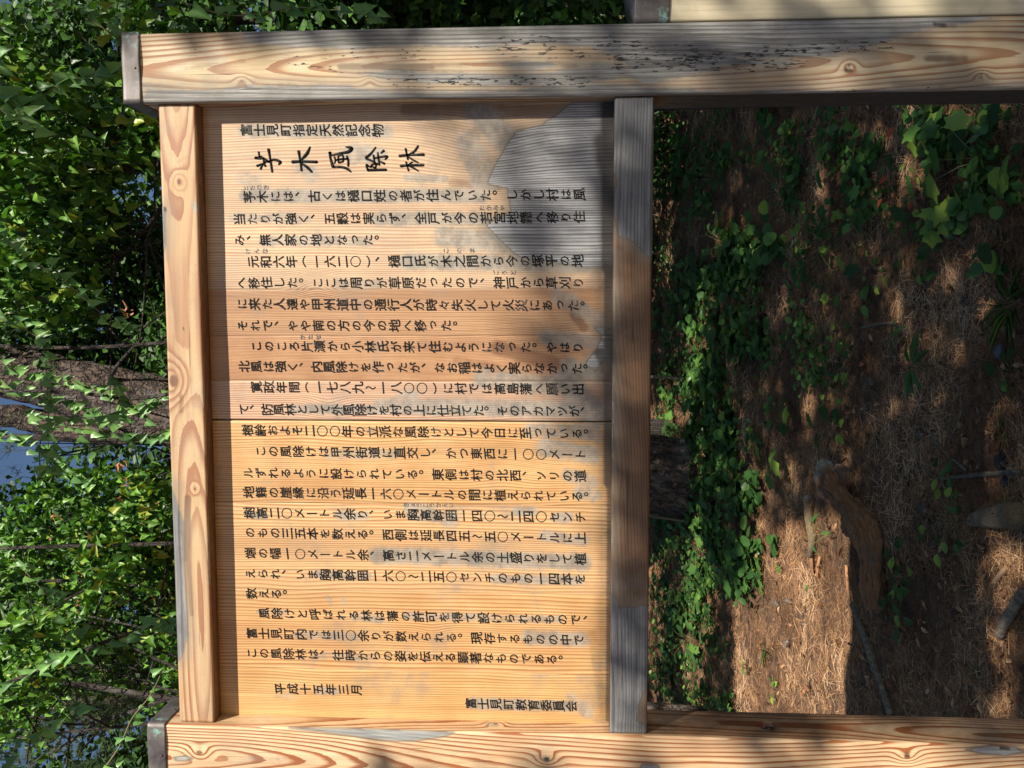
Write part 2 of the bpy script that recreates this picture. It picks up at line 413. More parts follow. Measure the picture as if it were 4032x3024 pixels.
def paint_L(V, A, B, L, at, U, W):
    front = B < .01; inner = (A > XL - .004) & ~front
    g = sdist_poly(U, W, [(1140, 2865), (1250, 2868), (1500, 2872), (1790, 2882), (1740, 2900), (1640, 2914), (1560, 2918), (1480, 2912), (1380, 2895), (1250, 2878)]) + 0.0
    g = np.maximum(g, sdist_poly(U, W, [(685, 2984), (730, 2978), (758, 2988), (730, 2996), (690, 2994)]))
    g = np.maximum(g, sdist_poly(U, W, [(2530, 3010), (2590, 3012), (2600, 3040), (2520, 3040)]))
    g = np.maximum(g, sdist_poly(U, W, [(3800, 2950), (3900, 2938), (4000, 2946), (4032, 2960), (3960, 2975), (3850, 2965)]))
    at['gd'][:] = np.where(front, g * PXM, -1)
    sd = np.where(inner, .42 + .35 * np.clip((1.30 - L) / .1, 0, 1) - .25 * np.clip((.95 - L) / .4, 0, 1), 0)  # inner face: brown-green stain, and shading below the rail painted in with it
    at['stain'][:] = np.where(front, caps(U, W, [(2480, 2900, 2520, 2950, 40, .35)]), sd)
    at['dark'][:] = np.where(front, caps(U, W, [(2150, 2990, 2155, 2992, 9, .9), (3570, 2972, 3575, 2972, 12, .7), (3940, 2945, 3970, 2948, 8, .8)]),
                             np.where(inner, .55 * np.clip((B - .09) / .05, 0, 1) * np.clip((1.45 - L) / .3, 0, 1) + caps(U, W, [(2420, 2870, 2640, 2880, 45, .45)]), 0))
    at['pale'][:] = np.where(front, caps(U, W, [(980, 2985, 1120, 2990, 14, .45), (2270, 2900, 2300, 2902, 12, .5), (2150, 2991, 2155, 2992, 18, .8)]), caps(U, W, [(1920, 2852, 1960, 2852, 12, .6)]))
def at_x(u, v, x):
    r = ray(u, v); t = (x - CP[0]) / r[0]; return CP + t * r
pb_ = at_x(3027, 2858, XL); zbolt = float(pb_[2]); 
def dent_L(V):
    d = np.hypot(V[:, 1] - pb_[1], (V[:, 2] - zbolt)); m = (d < .0200) & (V[:, 0] > XL - .004) & (V[:, 1] > .01)
    V[m, 0] -= .020; return V
zk = lambda u, v: float(at_y(u, v, 0)[2])
knL = [(XL - .068, 0, zk(785, 2980), .020, 2.6), (XL - .060, 0, zk(2152, 2991), .017, 2.2), (XL - .032, 0, zk(3572, 2970), .018, 2.0), (XL, .045, zk(1945, 2852), .016, 2.2)]
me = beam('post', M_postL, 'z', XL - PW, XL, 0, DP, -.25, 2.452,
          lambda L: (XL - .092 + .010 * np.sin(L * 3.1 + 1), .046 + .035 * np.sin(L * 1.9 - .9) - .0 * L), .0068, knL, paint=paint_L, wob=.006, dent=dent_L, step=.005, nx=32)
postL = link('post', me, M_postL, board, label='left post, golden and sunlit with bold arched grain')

# bronze caps
def cap_mat():
    t = NT('dark_bronze_sheet'); c = t.coord()
    n = t.noise(c, 14, 5, .65); n2 = t.noise(c, 90, 3, .6)
    col = t.mix(t.step(n, .3, .7), (.075, .066, .062), (.17, .155, .15))
    col = t.mix(t.math('MULTIPLY', t.step(n2, .5, .8), .4), col, (.24, .225, .215))
    ver = t.math('MULTIPLY', t.step(t.noise(c, 40, 4, .7), .5, .62), t.attr('verd'))
    col = t.mix(ver, col, (.22, .42, .37))
    return t.out(col, t.math('MULTIPLY_ADD', n, .4, c=.34), t.bump(n, .3, .002), Metallic=t.math('SUBTRACT', .55, t.math('MULTIPLY', ver, .5)))
M_cap = cap_mat()
M_nail = NT('nail_metal').out((.12, .10, .09), .4, Metallic=.8)
def cap(x0, x1, y0, y1, z0, z1, parent, corner, label=None):
    n = 14; V = []; F = []
    # skirt with a folded lower lip and a low pyramid roof
    prof = [(.000, z0), (.0015, z0 + .0015), (.0015, z1 - .003), (.004, z1)]
    def ringpts(off, z):
        xs = np.linspace(x0 - off, x1 + off, n); ys = np.linspace(y0 - off, y1 + off, n)
        return [(x, y0 - off, z) for x in xs[:-1]] + [(x1 + off, y, z) for y in ys[:-1]] + [(x, y1 + off, z) for x in xs[::-1][:-1]] + [(x0 - off, y, z) for y in ys[::-1][:-1]]
    zs = [(.0018, z0), (.0024, z0 + .001)] + [(.0024, z) for z in np.linspace(z0 + .004, z1 - .003, 6)] + [(.0012, z1)]
    m = None
    for off, z in zs:
        r = ringpts(off, z); m = len(r); V += r
    for i in range(len(zs) - 1):
        for j in range(m): F.append([i * m + j, i * m + (j + 1) % m, (i + 1) * m + (j + 1) % m, (i + 1) * m + j])
    V.append(((x0 + x1) / 2, (y0 + y1) / 2, z1 + .02)); k = len(V) - 1
    for j in range(m): F.append([(len(zs) - 1) * m + j, (len(zs) - 1) * m + (j + 1) % m, k])
    F.append([j for j in range(m)][::-1])
    V = np.array(V)
    V[:, 1] += .0012 * np.sin(V[:, 0] * 60)
    d = np.linalg.norm(V - np.array(corner), axis=1)
    me = mesh_np('cap', V, F, False, dict(verd=np.clip(1.6 - d / .022, 0, 1))); fix_normals(me)
    o = link('cap', me, M_cap, parent, label=label)
    for (nx_, nz_) in (((x0 + x1) / 2, z0 + .010),):
        v, f = tube([(nx_, y0 - .0022, nz_), (nx_, y0 - .0045, nz_)], [.0028, .0018], 8)
        link('nail', mesh_np('nail', v, f, True), M_nail, o)
    v, f = tube([(x0 - .002, (y0 + y1) / 2, z0 + .010), (x0 - .0045, (y0 + y1) / 2, z0 + .010)], [.0028, .0018], 8)
    link('nail', mesh_np('nail', v, f, True), M_nail, o)
    v, f = tube([(x1 + .002, (y0 + y1) / 2, z0 + .010), (x1 + .0045, (y0 + y1) / 2, z0 + .010)], [.0028, .0018], 8)
    link('nail', mesh_np('nail', v, f, True), M_nail, o)
    return o
cap(XR - .0005, XR + PW + .0005, -.002, DP + .002, 2.4405, 2.481, postR, (XR + PW, -.002, 2.442))
cap(XL - PW - .0005, XL + .0005, -.002, DP + .002, 2.4375, 2.481, postL, (XL, -.002, 2.46))
# bolt in its counterbore on the inner face of the left post
v, f = tube([(XL - .019, pb_[1], zbolt), (XL - .004, pb_[1], zbolt)], [.008, .008], 12)
vs = [(v, f)]
for k in range(5): vs.append(tube([(XL - .017 + k * .0028, pb_[1], zbolt), (XL - .0158 + k * .0028, pb_[1], zbolt)], [.0092, .0092], 12))
v, f = join(vs); link('bolt', mesh_np('bolt', v, f, True), M_nail, postL)
v, f = tube([(XL - .0195, pb_[1], zbolt), (XL - .0165, pb_[1], zbolt)], [.0165, .0165], 6)
link('nut', mesh_np('nut', v, f), M_nail, postL)

# rails
def paint_T(V, A, B, L, at, U, W):
    front = B < RL + .005
    g = sdist_poly(U, W, [(668, 1900), (700, 1985), (722, 2060), (725, 2250), (740, 2500), (722, 2570), (705, 2600), (690, 2580), (660, 2000)])
    g = np.maximum(g, sdist_poly(U, W, [(636, 800), (652, 830), (652, 960), (640, 1000), (620, 900)]))
    at['gd'][:] = np.where(front, g * PXM, -1)
    at['stain'][:] = np.where(front, caps(U, W, [(740, 1960, 735, 2200, 14, .95), (740, 2200, 755, 2420, 10, .8), (690, 2680, 700, 2780, 6, .6), (700, 640, 730, 620, 10, .5), (715, 1560, 712, 1620, 12, .7), (690, 1320, 680, 1380, 8, .4)]), .8)
    at['dark'][:] = np.where(front, caps(U, W, [(722, 1285, 724, 1300, 3, .9), (650, 820, 652, 830, 5, .9), (655, 2660, 660, 2700, 8, .4)]), .35)
    at['pale'][:] = np.where(front, caps(U, W, [(760, 805, 775, 830, 9, 1.3), (775, 812, 790, 812, 5, 1.1), (820, 2100, 822, 2300, 4, .9)]), 0)
knT = [(ZTL + .042, RL, float(at_y(705, 715, RL)[0]), .016, 2.6), (ZTL + .07, RL, float(at_y(672, 1500, RL)[0]), .035, 3.4), (ZTL + .028, RL, float(at_y(780, 1925, RL)[0]), .010, 1.4)]
me = beam('top_rail', M_railT, 'x', ZTL, ZTU, RL, DP - .02, XL + .0015, XR - .0015,
          lambda L: (ZTL + .036 + .010 * np.sin(L * 3.7), .045 + .028 * np.sin(L * 4.2 + .4)), .0125, knT, paint=paint_T, wob=.006)
link('top_rail', me, M_railT, board)
def paint_B(V, A, B, L, at, U, W):
    front = B < RL + .005
    g = sdist_poly(U, W, [(2400, 385), (2400, 640), (2425, 720), (2415, 830), (2440, 930), (2500, 960), (2540, 1000), (2562, 1012), (2600, 1012), (2600, 385)])
    g2 = sdist_poly(U, W, [(2420, 2340), (2440, 2392), (2500, 2385), (2600, 2378), (2600, 2690), (2540, 2720), (2510, 2780), (2500, 2845), (2600, 2860), (2600, 2900), (2390, 2900), (2390, 2000), (2406, 2200)])
    g2 = np.maximum(g2, sdist_poly(U, W, [(2390, 1000), (2412, 1000), (2412, 1500), (2422, 1640), (2408, 1900), (2408, 2200), (2390, 2200)]))
    at['gd'][:] = np.where(front, np.maximum(g, g2) * PXM, -1)
    at['dark'][:] = np.where(front, caps(U, W, [(2575, 400, 2562, 2880, 16, .55), (2440, 2860, 2560, 2870, 20, .4)]), .5)
    at['pale'][:] = np.where(front, caps(U, W, [(2500, 700, 2540, 780, 40, .55), (2440, 800, 2440, 880, 22, .5), (2520, 500, 2550, 560, 30, .3), (2500, 2420, 2510, 2700, 30, .22)]), 0)
    at['stain'][:] = np.where(front, caps(U, W, [(2470, 1000, 2480, 1300, 60, .6), (2480, 1400, 2500, 2300, 25, .3)]), .6)
me = beam('bottom_rail', M_railB, 'x', ZBL, ZBU, RL, DP - .02, XL + .0015, XR - .0015,
          lambda L: (ZBL + .10 + .012 * np.sin(L * 2.7), .05 + .020 * np.sin(L * 3.0 + .4)), .0060, [], paint=paint_B, wob=.006)
link('bottom_rail', me, M_railB, board)

# ---- the planks of the text panel
def plank_mat(i, early, late, var, coat=.35):
    return wood('panel_plank_%d' % i, 'z', early, late, var, coat=coat, seed=10.0 + i, thin=.60, late_amt=.95, gain=1.35, streak=.55, water=.8,
                grey_a=(.60, .60, .60), grey_b=(.23, .23, .235), greyrings=.75, edge_wob=.006, halo_w=.022)
xv = lambda v: float(at_y(1500, v, PN)[0])
edges = [XR + .004, xv(1139), xv(1322), xv(1500), float(at_y(1600, 1657, PN)[0]), xv(1985), xv(2330), xv(2640), XL - .004]
tone = [((.62, .465, .295), (.38, .205, .10), (.52, .41, .29)), ((.47, .28, .14), (.22, .09, .035), (.56, .35, .19)), ((.53, .32, .165), (.26, .105, .04), (.44, .245, .12)),
        ((.60, .41, .27), (.34, .16, .075), (.55, .40, .29)), ((.66, .425, .195), (.37, .165, .045), (.60, .35, .15)), ((.63, .415, .205), (.37, .165, .05), (.68, .44, .22)),
        ((.66, .425, .195), (.35, .15, .04), (.64, .37, .155)), ((.68, .435, .19), (.39, .19, .055), (.62, .375, .15))]
spac = [.0062, .0034, .0036, .0048, .0056, .0066, .0070, .0052]
GREYP = [(2261, 400), (2134, 491), (2034, 516), (1953, 642), (1917, 724), (1998, 740), (2012, 832), (1912, 886), (2016, 990), (2052, 1013), (2292, 1053), (2370, 1058), (2480, 1058), (2480, 400)]
GREYQ = [(2340, 1290), (2372, 1320), (2350, 1380), (2325, 1400), (2305, 1440), (2345, 1460), (2380, 1420), (2480, 1420), (2480, 1290)]
HALO = [(960, 515, 1520, 520, 30, .9), (1380, 600, 1480, 610, 45, .8), (1190, 650, 1230, 690, 40, .7), (960, 700, 1010, 740, 40, .6), (970, 770, 1900, 770, 30, 1.0),
        (1880, 430, 2000, 560, 60, .9), (1850, 560, 1900, 720, 60, .75), (1600, 700, 1750, 705, 18, .8), (920, 855, 1200, 862, 26, .7), (1480, 860, 1900, 862, 32, .85), (1040, 950, 1450, 950, 26, .7),
        (1750, 930, 2000, 960, 50, .85), (1600, 1030, 2300, 1040, 34, 1.0), (1330, 1118, 1500, 1118, 22, .6), (2200, 1160, 2380, 1280, 40, .7), (2150, 1330, 2330, 1345, 34, .8), (2240, 1440, 2350, 1470, 36, .9),
        (2230, 1500, 2340, 1640, 55, 1.0), (1900, 1490, 2200, 1520, 44, .8), (1500, 1600, 2300, 1612, 34, 1.0), (1590, 1570, 1620, 1560, 40, .7), (1150, 1610, 1500, 1612, 22, .8), (2100, 1690, 2340, 1705, 40, .8),
        (2150, 1760, 2330, 1790, 44, .85), (1290, 1790, 1560, 1790, 22, .7), (2240, 1870, 2330, 1900, 32, .8), (2280, 1940, 2340, 1950, 32, .8), (980, 2030, 1040, 2032, 18, .8), (1340, 2030, 1440, 2034, 20, .8),
        (1620, 2010, 1780, 2045, 36, .8), (2030, 2015, 2100, 2015, 24, .8), (2190, 2040, 2240, 2040, 26, .8), (2140, 2110, 2300, 2130, 26, .8), (1480, 2185, 2300, 2215, 36, .95), (1250, 2260, 1450, 2270, 18, .7),
        (1950, 2280, 2280, 2285, 22, .8), (1020, 2410, 1120, 2412, 14, .6), (1400, 2430, 1500, 2440, 20, .7), (1600, 2425, 2200, 2440, 18, .7), (1170, 2500, 1400, 2505, 18, .7), (2080, 2510, 2290, 2520, 34, .85),
        (1240, 2580, 1420, 2590, 16, .6), (1250, 2720, 1320, 2722, 18, .7), (1100, 2740, 1160, 2745, 22, .5), (1860, 2770, 2250, 2780, 26, .85), (2250, 2760, 2310, 2800, 34, .7), (1070, 1690, 1500, 1695, 14, .4),
        (2000, 500, 2300, 640, 60, .3), (900, 620, 1000, 640, 40, .3), (1180, 2180, 1260, 2100, 20, .35), (1290, 2350, 1305, 2380, 12, .6), (1345, 2350, 1360, 2380, 10, .6), (2100, 2340, 2120, 2400, 9, .5), (1770, 2320, 1790, 2400, 8, .4)]
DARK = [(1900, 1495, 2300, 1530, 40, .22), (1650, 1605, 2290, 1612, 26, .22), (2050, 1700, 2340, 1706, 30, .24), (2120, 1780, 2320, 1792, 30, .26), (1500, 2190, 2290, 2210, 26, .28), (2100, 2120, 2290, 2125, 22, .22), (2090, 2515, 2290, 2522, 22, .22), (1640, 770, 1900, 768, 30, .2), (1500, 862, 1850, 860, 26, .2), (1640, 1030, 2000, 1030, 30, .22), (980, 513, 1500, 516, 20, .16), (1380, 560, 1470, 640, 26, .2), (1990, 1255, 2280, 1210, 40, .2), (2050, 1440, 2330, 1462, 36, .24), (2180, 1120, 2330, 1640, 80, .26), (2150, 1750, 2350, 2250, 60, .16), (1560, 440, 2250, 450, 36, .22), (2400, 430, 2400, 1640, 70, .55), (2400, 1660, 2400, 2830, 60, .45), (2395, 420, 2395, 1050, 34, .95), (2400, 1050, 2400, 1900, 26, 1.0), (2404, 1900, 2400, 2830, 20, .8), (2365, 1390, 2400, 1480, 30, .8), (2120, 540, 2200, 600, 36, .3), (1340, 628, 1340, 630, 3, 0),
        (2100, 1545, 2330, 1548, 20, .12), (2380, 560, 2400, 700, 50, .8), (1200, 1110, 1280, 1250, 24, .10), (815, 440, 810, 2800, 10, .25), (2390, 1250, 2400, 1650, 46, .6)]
STAIN = [(2100, 1180, 2300, 1620, 90, .35), (1500, 480, 1950, 470, 50, .35), (1600, 430, 2300, 440, 30, .9), (1430, 520, 1480, 600, 24, .3), (1830, 560, 1900, 500, 30, .6), (1780, 720, 1960, 735, 22, .7), (2260, 1240, 2300, 1290, 22, .8), (1960, 1370, 2180, 1430, 34, .95), (1800, 1420, 1960, 1450, 22, .6),
         (2250, 1120, 2380, 1120, 30, .7), (1180, 1130, 1290, 1190, 34, .45), (2050, 1840, 2340, 1860, 20, .35), (2330, 2500, 2380, 2800, 26, .5), (2120, 1740, 2300, 1745, 20, .4), (800, 500, 2300, 430, 16, .4)]
planks = []
for i in range(8):
    xa, xb = edges[i + 1], edges[i]
    gap = .0016 if i in (3, 4) else .00025
    if i == 3: xa += gap
    if i == 4: xb -= gap
    nx_, nz_ = max(8, int((xb - xa) / .004)), 190
    bev = .0014 if i in (3, 4) else .0004
    xs = np.concatenate([[xa], np.linspace(xa + bev, xb - bev, nx_), [xb]]); zs = np.linspace(ZBU - .01, ZTL + .01, nz_)
    X, Z = np.meshgrid(xs, zs, indexing='ij')
    Y = np.full(X.shape, PN); Y[0] += bev; Y[-1] += bev
    Y += {0: 0, 1: .0002, 2: .0004, 3: 0}.get(i, .0)
    P = np.stack([X, Y, Z], -1).reshape(-1, 3); U, W, _ = proj(P)
    q = np.stack([P[:, 0] * 6, P[:, 0] * 0 + i * 3.7, P[:, 2] * 2.1], -1)
    wobx = .020 * (fbm(q, 3) - .5) + .006 * (fbm(q * np.array([3, 1, 3.]), 2) - .5)
    r = (P[:, 0] + wobx) / spac[i] + 1.3 * np.sin(P[:, 0] * 37 + i)
    kn = np.zeros(len(P))
    for (ku, kv, R, K) in ((1240, 1120, .030, -4.5), (1290, 1600, .028, 3.2), (1980, 1830, .045, -2.8), (1450, 1800, .05, 1.2), (1900, 560, .08, 5), (1700, 2490, .02, 1.5), (1150, 2330, .05, .8), (2100, 1330, .06, -1.5)):
        kp = at_y(ku, kv, PN)
        d2 = ((P[:, 0] - kp[0]) / 1.0) ** 2 + ((P[:, 2] - kp[2]) / 1.6) ** 2
        if xa - .02 < kp[0] < xb + .02: r = r + K * np.exp(-d2 / R ** 2)
    g = np.maximum(sdist_poly(U, W, GREYP), sdist_poly(U, W, GREYQ)) * PXM
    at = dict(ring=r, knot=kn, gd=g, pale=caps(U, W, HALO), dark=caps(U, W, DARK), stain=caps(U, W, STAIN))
    n2 = nz_; ii, jj = np.meshgrid(np.arange(len(xs) - 1), np.arange(nz_ - 1), indexing='ij')
    F = np.stack([ii * n2 + jj, (ii + 1) * n2 + jj, (ii + 1) * n2 + jj + 1, ii * n2 + jj + 1], -1).reshape(-1, 4)
    nv = len(P)
    # back slab so that the plank has thickness
    bk = np.array([(xa, PN + .026, zs[0]), (xb, PN + .026, zs[0]), (xb, PN + .026, zs[-1]), (xa, PN + .026, zs[-1])])
    c = [0, (len(xs) - 1) * n2, (len(xs) - 1) * n2 + n2 - 1, n2 - 1]
    Fl = F.tolist() + [[nv, nv + 3, nv + 2, nv + 1], [c[0], c[3], nv + 3, nv], [c[1], nv + 1, nv + 2, c[2]], [c[0], nv, nv + 1, c[1]], [c[3], c[2], nv + 2, nv + 3]]
    at = {k: np.concatenate([a, np.full(4, -1.0 if k == 'gd' else 0)]) for k, a in at.items()}
    me = mesh_np('plank', np.concatenate([P, bk]), Fl, False, at); fix_normals(me)
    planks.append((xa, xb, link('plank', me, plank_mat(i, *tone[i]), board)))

# ---- lettering: cut and black-painted characters, one object per column
def ink():
    t = NT('black_lettering_paint'); c = t.coord()
    col = t.mix(t.step(t.noise(c, 220, 4, .7), .48, .66), (.003, .003, .003), (.028, .028, .028))
    col = t.mix(t.math('MULTIPLY', t.step(t.noise(c, 16, 5, .7), .56, .68), t.step(t.noise(c, 150, 3, .6), .38, .6)), col, (.13, .12, .105))
    return t.out(col, .8, Specular_IOR_Level=.25)
M_ink = ink()
M_ink2 = (lambda t: t.out(t.mix(t.step(t.noise(t.coord(), 160, 4, .7), .40, .60), (.03, .03, .033), (.17, .17, .175)), .6))(NT('faded_lettering_paint'))
_g = {}
def glyph(ch, bold):
    k = (ch, bold)
    if k not in _g:
        c = bpy.data.curves.new('g', 'FONT'); c.body = ch; c.size = 1.0; c.offset = bold; c.extrude = .012; c.resolution_u = 2
        o = bpy.data.objects.new('g', c); COL.objects.link(o); bpy.context.view_layer.update()
        dg = bpy.context.evaluated_depsgraph_get(); oe = o.evaluated_get(dg); m = oe.to_mesh()
        V = np.array([v.co[:] for v in m.vertices]) if len(m.vertices) else np.zeros((0, 3)); F = [list(p.vertices) for p in m.polygons]
        oe.to_mesh_clear(); bpy.data.objects.remove(o); bpy.data.curves.remove(c); _g[k] = (V, F)
    return _g[k]
def cen(ch):
    # the CJK em box: x 0..1, baseline near .12
    return np.array([.5, .38, 0.0])
def column(text, u0, v0, u1, v1, n, em=.0268, bold=.005, mat=None, name='inscription', y=PN - .0006):
    a = at_y(u0, v0, y); b = at_y(u1, v1, y); st = (b - a) / (n - 1)
    VV = []; FF = []; nn = 0
    for k, ch in enumerate(text):
        if ch == '　': continue
        V, F = glyph(ch, bold)
        if len(V) == 0: continue
        if ch in '〇○':
            R = np.linspace(0, 2 * np.pi, 29)[:-1]
            o_ = np.stack([.47 * np.cos(R), .45 * np.sin(R)], -1); i_ = o_ * .90
            V = np.concatenate([np.c_[o_, np.full(28, .02)], np.c_[i_, np.full(28, .02)]]); F = [[j, (j + 1) % 28, 28 + (j + 1) % 28, 28 + j] for j in range(28)]
            L = V.copy()
        elif ch in '、。':
            L = V.copy(); mn = L.min(0); mx = L.max(0); L -= (mn + mx) / 2; L *= 1.15; L[:, 0] += .20; L[:, 1] += .34 
        else:
            L = V - cen(ch)
            if ch in 'ー〜（）':
                mn = L.min(0); mx = L.max(0); L -= (mn + mx) / 2
                x, yy = L[:, 0].copy(), L[:, 1].copy(); L[:, 0] = yy; L[:, 1] = -x
                if ch == 'ー': L[:, 0] *= -1; L[:, 1] *= 1.08
            if ch == 'っ': L[:, 0] += .06; L[:, 1] += .12
            # brush slant: horizontals rise to the right, strokes swell unevenly
            L[:, 1] += .075 * L[:, 0]
            q = np.stack([L[:, 0] * 3 + k * 1.7, L[:, 1] * 3 + v0 * .01, L[:, 0] * 0], -1)
            L[:, 0] += .045 * (fbm(q, 2) - .5); L[:, 1] += .045 * (fbm(q + 5, 2) - .5)
        s = em * (1.08 if '一' <= ch <= '龥' else .98) * random.uniform(.96, 1.04)
        th = random.uniform(-.03, .03); ca, sa = math.cos(th), math.sin(th)
        x = L[:, 0] * ca - L[:, 1] * sa; yy = L[:, 0] * sa + L[:, 1] * ca
        p = a + st * k
        W = np.stack([p[0] + x * s, p[1] - L[:, 2] * s * .6, p[2] + yy * s], -1)
        for dx, dz, dy in ((0, 0, 0), (.022, -.016, .00012)):
            VV.append(W + np.array([dx * s, dy, dz * s])); FF += [[i + nn for i in f] for f in F]; nn += len(W)
    me = mesh_np(name, np.concatenate(VV), FF)
    xc = (a[0] + b[0]) / 2
    par = next((p for p in planks if p[0] <= xc <= p[1]), planks[-1])[2]
    o = link(name, me, mat or M_ink, par); return o
COLS = [('富士見町指定天然記念物', 969, 512, 1486, 514, 11), ('芧木には、古くは樋口姓の者が住んでいた。しかし村は風', 981, 775, 2280, 766, 26),
        ('当たりが強く、五穀は実らず、全戸が今の若宮地籍へ移り住', 942, 863, 2280, 855, 27), ('み、無人家の地となった。', 942, 946, 1498, 945, 12),
        ('元和六年（一六二〇）、樋口氏が木之間から今の塚平の地', 996, 1031, 2274, 1027, 26), ('へ移住した。ここは周りが草原だったので、神戸から草刈り', 949, 1114, 2276, 1113, 27),
        ('に来た人達や甲州道中の通行人が時々失火して火災にあった。', 952, 1197, 2308, 1204, 28), ('それで、やや南の方の今の地へ移った。', 954, 1282, 1806, 1282, 18),
        ('このころ片瀬から小林氏が来て住むようになった。やはり', 1008, 1363, 2274, 1369, 26), ('北風は強く、内風除けを作ったが、なお稲はよく実らなかった。', 960, 1443, 2320, 1452, 29),
        ('寛政年間（一七八九〜一八〇〇）に村では高島藩へ願い出', 1008, 1524, 2276, 1533, 26), ('て、防風林として外風除けを村の上に仕立てた。そのアカマツが、', 960, 1612, 2308, 1620, 30),
        ('樹齢およそ二〇〇年の立派な風除けとして今日に至っている。', 974, 1694, 2322, 1709, 28), ('この風除けは甲州街道に直交し、かつ東西に一〇〇メート', 1025, 1777, 2284, 1791, 26),
        ('ルずれるように設けられている。東側は村の北西、ソリの道', 976, 1862, 2284, 1875, 27), ('地籍の崖縁に沿う延長一六〇メートルの間に植えられている。', 978, 1938, 2322, 1955, 28),
        ('樹高二〇メートル余り、いま胸高幹囲一四〇〜二四〇センチ', 981, 2019, 2284, 2037, 27), ('のもの三五本を数える。西側は延長四五〜五〇メートルに上', 983, 2097, 2284, 2119, 27),
        ('端の幅一〇メートル余、高さ二メートル余の土盛りをして植', 985, 2178, 2284, 2201, 27), ('えられ、いま胸高幹囲一六〇〜二五〇センチのもの一四本を', 985, 2259, 2282, 2281, 27),
        ('数える。', 989, 2337, 1136, 2340, 4), ('風除けと呼ばれる林は藩の許可を得て設けられるもので、', 1039, 2415, 2318, 2442, 26),
        ('富士見町内では三〇余りが数えられる。現存するものの中で', 990, 2494, 2278, 2521, 27), ('この風除林は、往時からの姿を伝える顕著なものである。', 990, 2572, 2222, 2598, 26),
        ('平成十五年三月', 1102, 2712, 1402, 2716, 7), ('富士見町教育委員会', 1853, 2770, 2249, 2781, 9)]
for k, c in enumerate(COLS):
    column(*c, mat=M_ink)
for tx, u0, v0, u1, v1, n in (('とちのき', 967, 741, 1046, 738, 4), ('わかみや', 1897, 819, 1978, 819, 4), ('けんな', 975, 989, 1043, 989, 3), ('このま', 1755, 987, 1858, 987, 3), ('ごうと', 1952, 1074, 2020, 1074, 3),
                              ('かたせ', 1189, 1327, 1252, 1327, 3), ('きょうこうかんい', 1598, 1988, 1775, 1989, 8)):
    column(tx, u0, v0, u1, v1, n, em=.0140, bold=.003, mat=M_ink2)
# the title, brushed by hand: strokes (x, y, half width) in pixels of a 2.765x enlargement whose origin is photo pixel (900, 440)
TITLE = [
 [[(292, 500, 9), (360, 486, 7), (345, 440, 0)][:2], [(325, 435, 9), (330, 470, 7), (345, 500, 6)], [(285, 500, 12), (345, 510, 8), (372, 500, 8)], [(345, 625, 9), (355, 600, 8), (372, 562, 6)], [(305, 590, 11), (340, 575, 8), (378, 563, 6)],
  [(378, 500, 9), (385, 560, 8), (398, 592, 10)], [(383, 555, 9), (420, 535, 8), (430, 575, 5)][:2], [(375, 500, 9), (432, 540, 9), (440, 550, 8)], [(432, 405, 13), (445, 480, 9), (460, 570, 9), (472, 655, 9)], [(425, 548, 8), (490, 520, 9), (560, 545, 14), (540, 575, 5)]],
 [[(760, 425, 13), (772, 500, 9), (785, 580, 9), (792, 640, 10)], [(690, 545, 15), (790, 540, 11), (960, 545, 13)], [(790, 520, 8), (850, 455, 14), (885, 380, 6)], [(790, 560, 8), (850, 600, 13), (905, 655, 9)]],
 [[(1098, 440, 13), (1125, 470, 8), (1210, 450, 9), (1300, 435, 14), (1335, 395, 16), (1270, 382, 4)], [(1098, 440, 11), (1108, 510, 10), (1135, 600, 14)], [(1135, 600, 9), (1220, 600, 10), (1290, 620, 12), (1330, 655, 6)], [(1150, 490, 8), (1160, 530, 6), (1150, 560, 6)][:3],
  [(1190, 480, 7), (1195, 555, 7)], [(1190, 480, 7), (1240, 470, 7), (1245, 540, 7)], [(1195, 555, 7), (1245, 540, 7)], [(1160, 525, 8), (1220, 515, 8), (1300, 510, 9)], [(1290, 440, 0), (1285, 480, 8), (1300, 530, 9), (1300, 590, 9)][1:]],
 [[(1510, 635, 12), (1600, 632, 12), (1715, 630, 11)], [(1500, 575, 10), (1505, 610, 9), (1520, 635, 8)], [(1500, 575, 10), (1545, 600, 8), (1560, 575, 8), (1620, 560, 6)][:4], [(1555, 590, 8), (1595, 610, 8), (1600, 575, 5)],
  [(1490, 500, 13), (1545, 455, 9), (1600, 385, 6)], [(1495, 510, 10), (1560, 535, 9), (1615, 575, 10)], [(1575, 470, 9), (1582, 520, 7), (1590, 550, 7)], [(1620, 440, 8), (1628, 500, 8), (1640, 580, 8)], [(1580, 505, 8), (1660, 490, 8), (1725, 485, 10), (1700, 520, 5)],
  [(1690, 420, 11), (1655, 450, 6)], [(1695, 565, 12), (1650, 540, 6)]],
 [[(1870, 590, 12), (1960, 582, 10), (2120, 578, 12)], [(1930, 545, 9), (1945, 600, 7), (1958, 640, 9)], [(1950, 585, 6), (2010, 610, 9), (2065, 645, 6)], [(1955, 575, 6), (2000, 545, 6)],
  [(1855, 480, 12), (1960, 470, 10), (2125, 465, 12)], [(1925, 400, 10), (1935, 450, 8), (1950, 520, 8)], [(1950, 470, 6), (2020, 430, 10), (2062, 370, 8)], [(1950, 485, 6), (2000, 520, 9), (2060, 550, 7)]]]
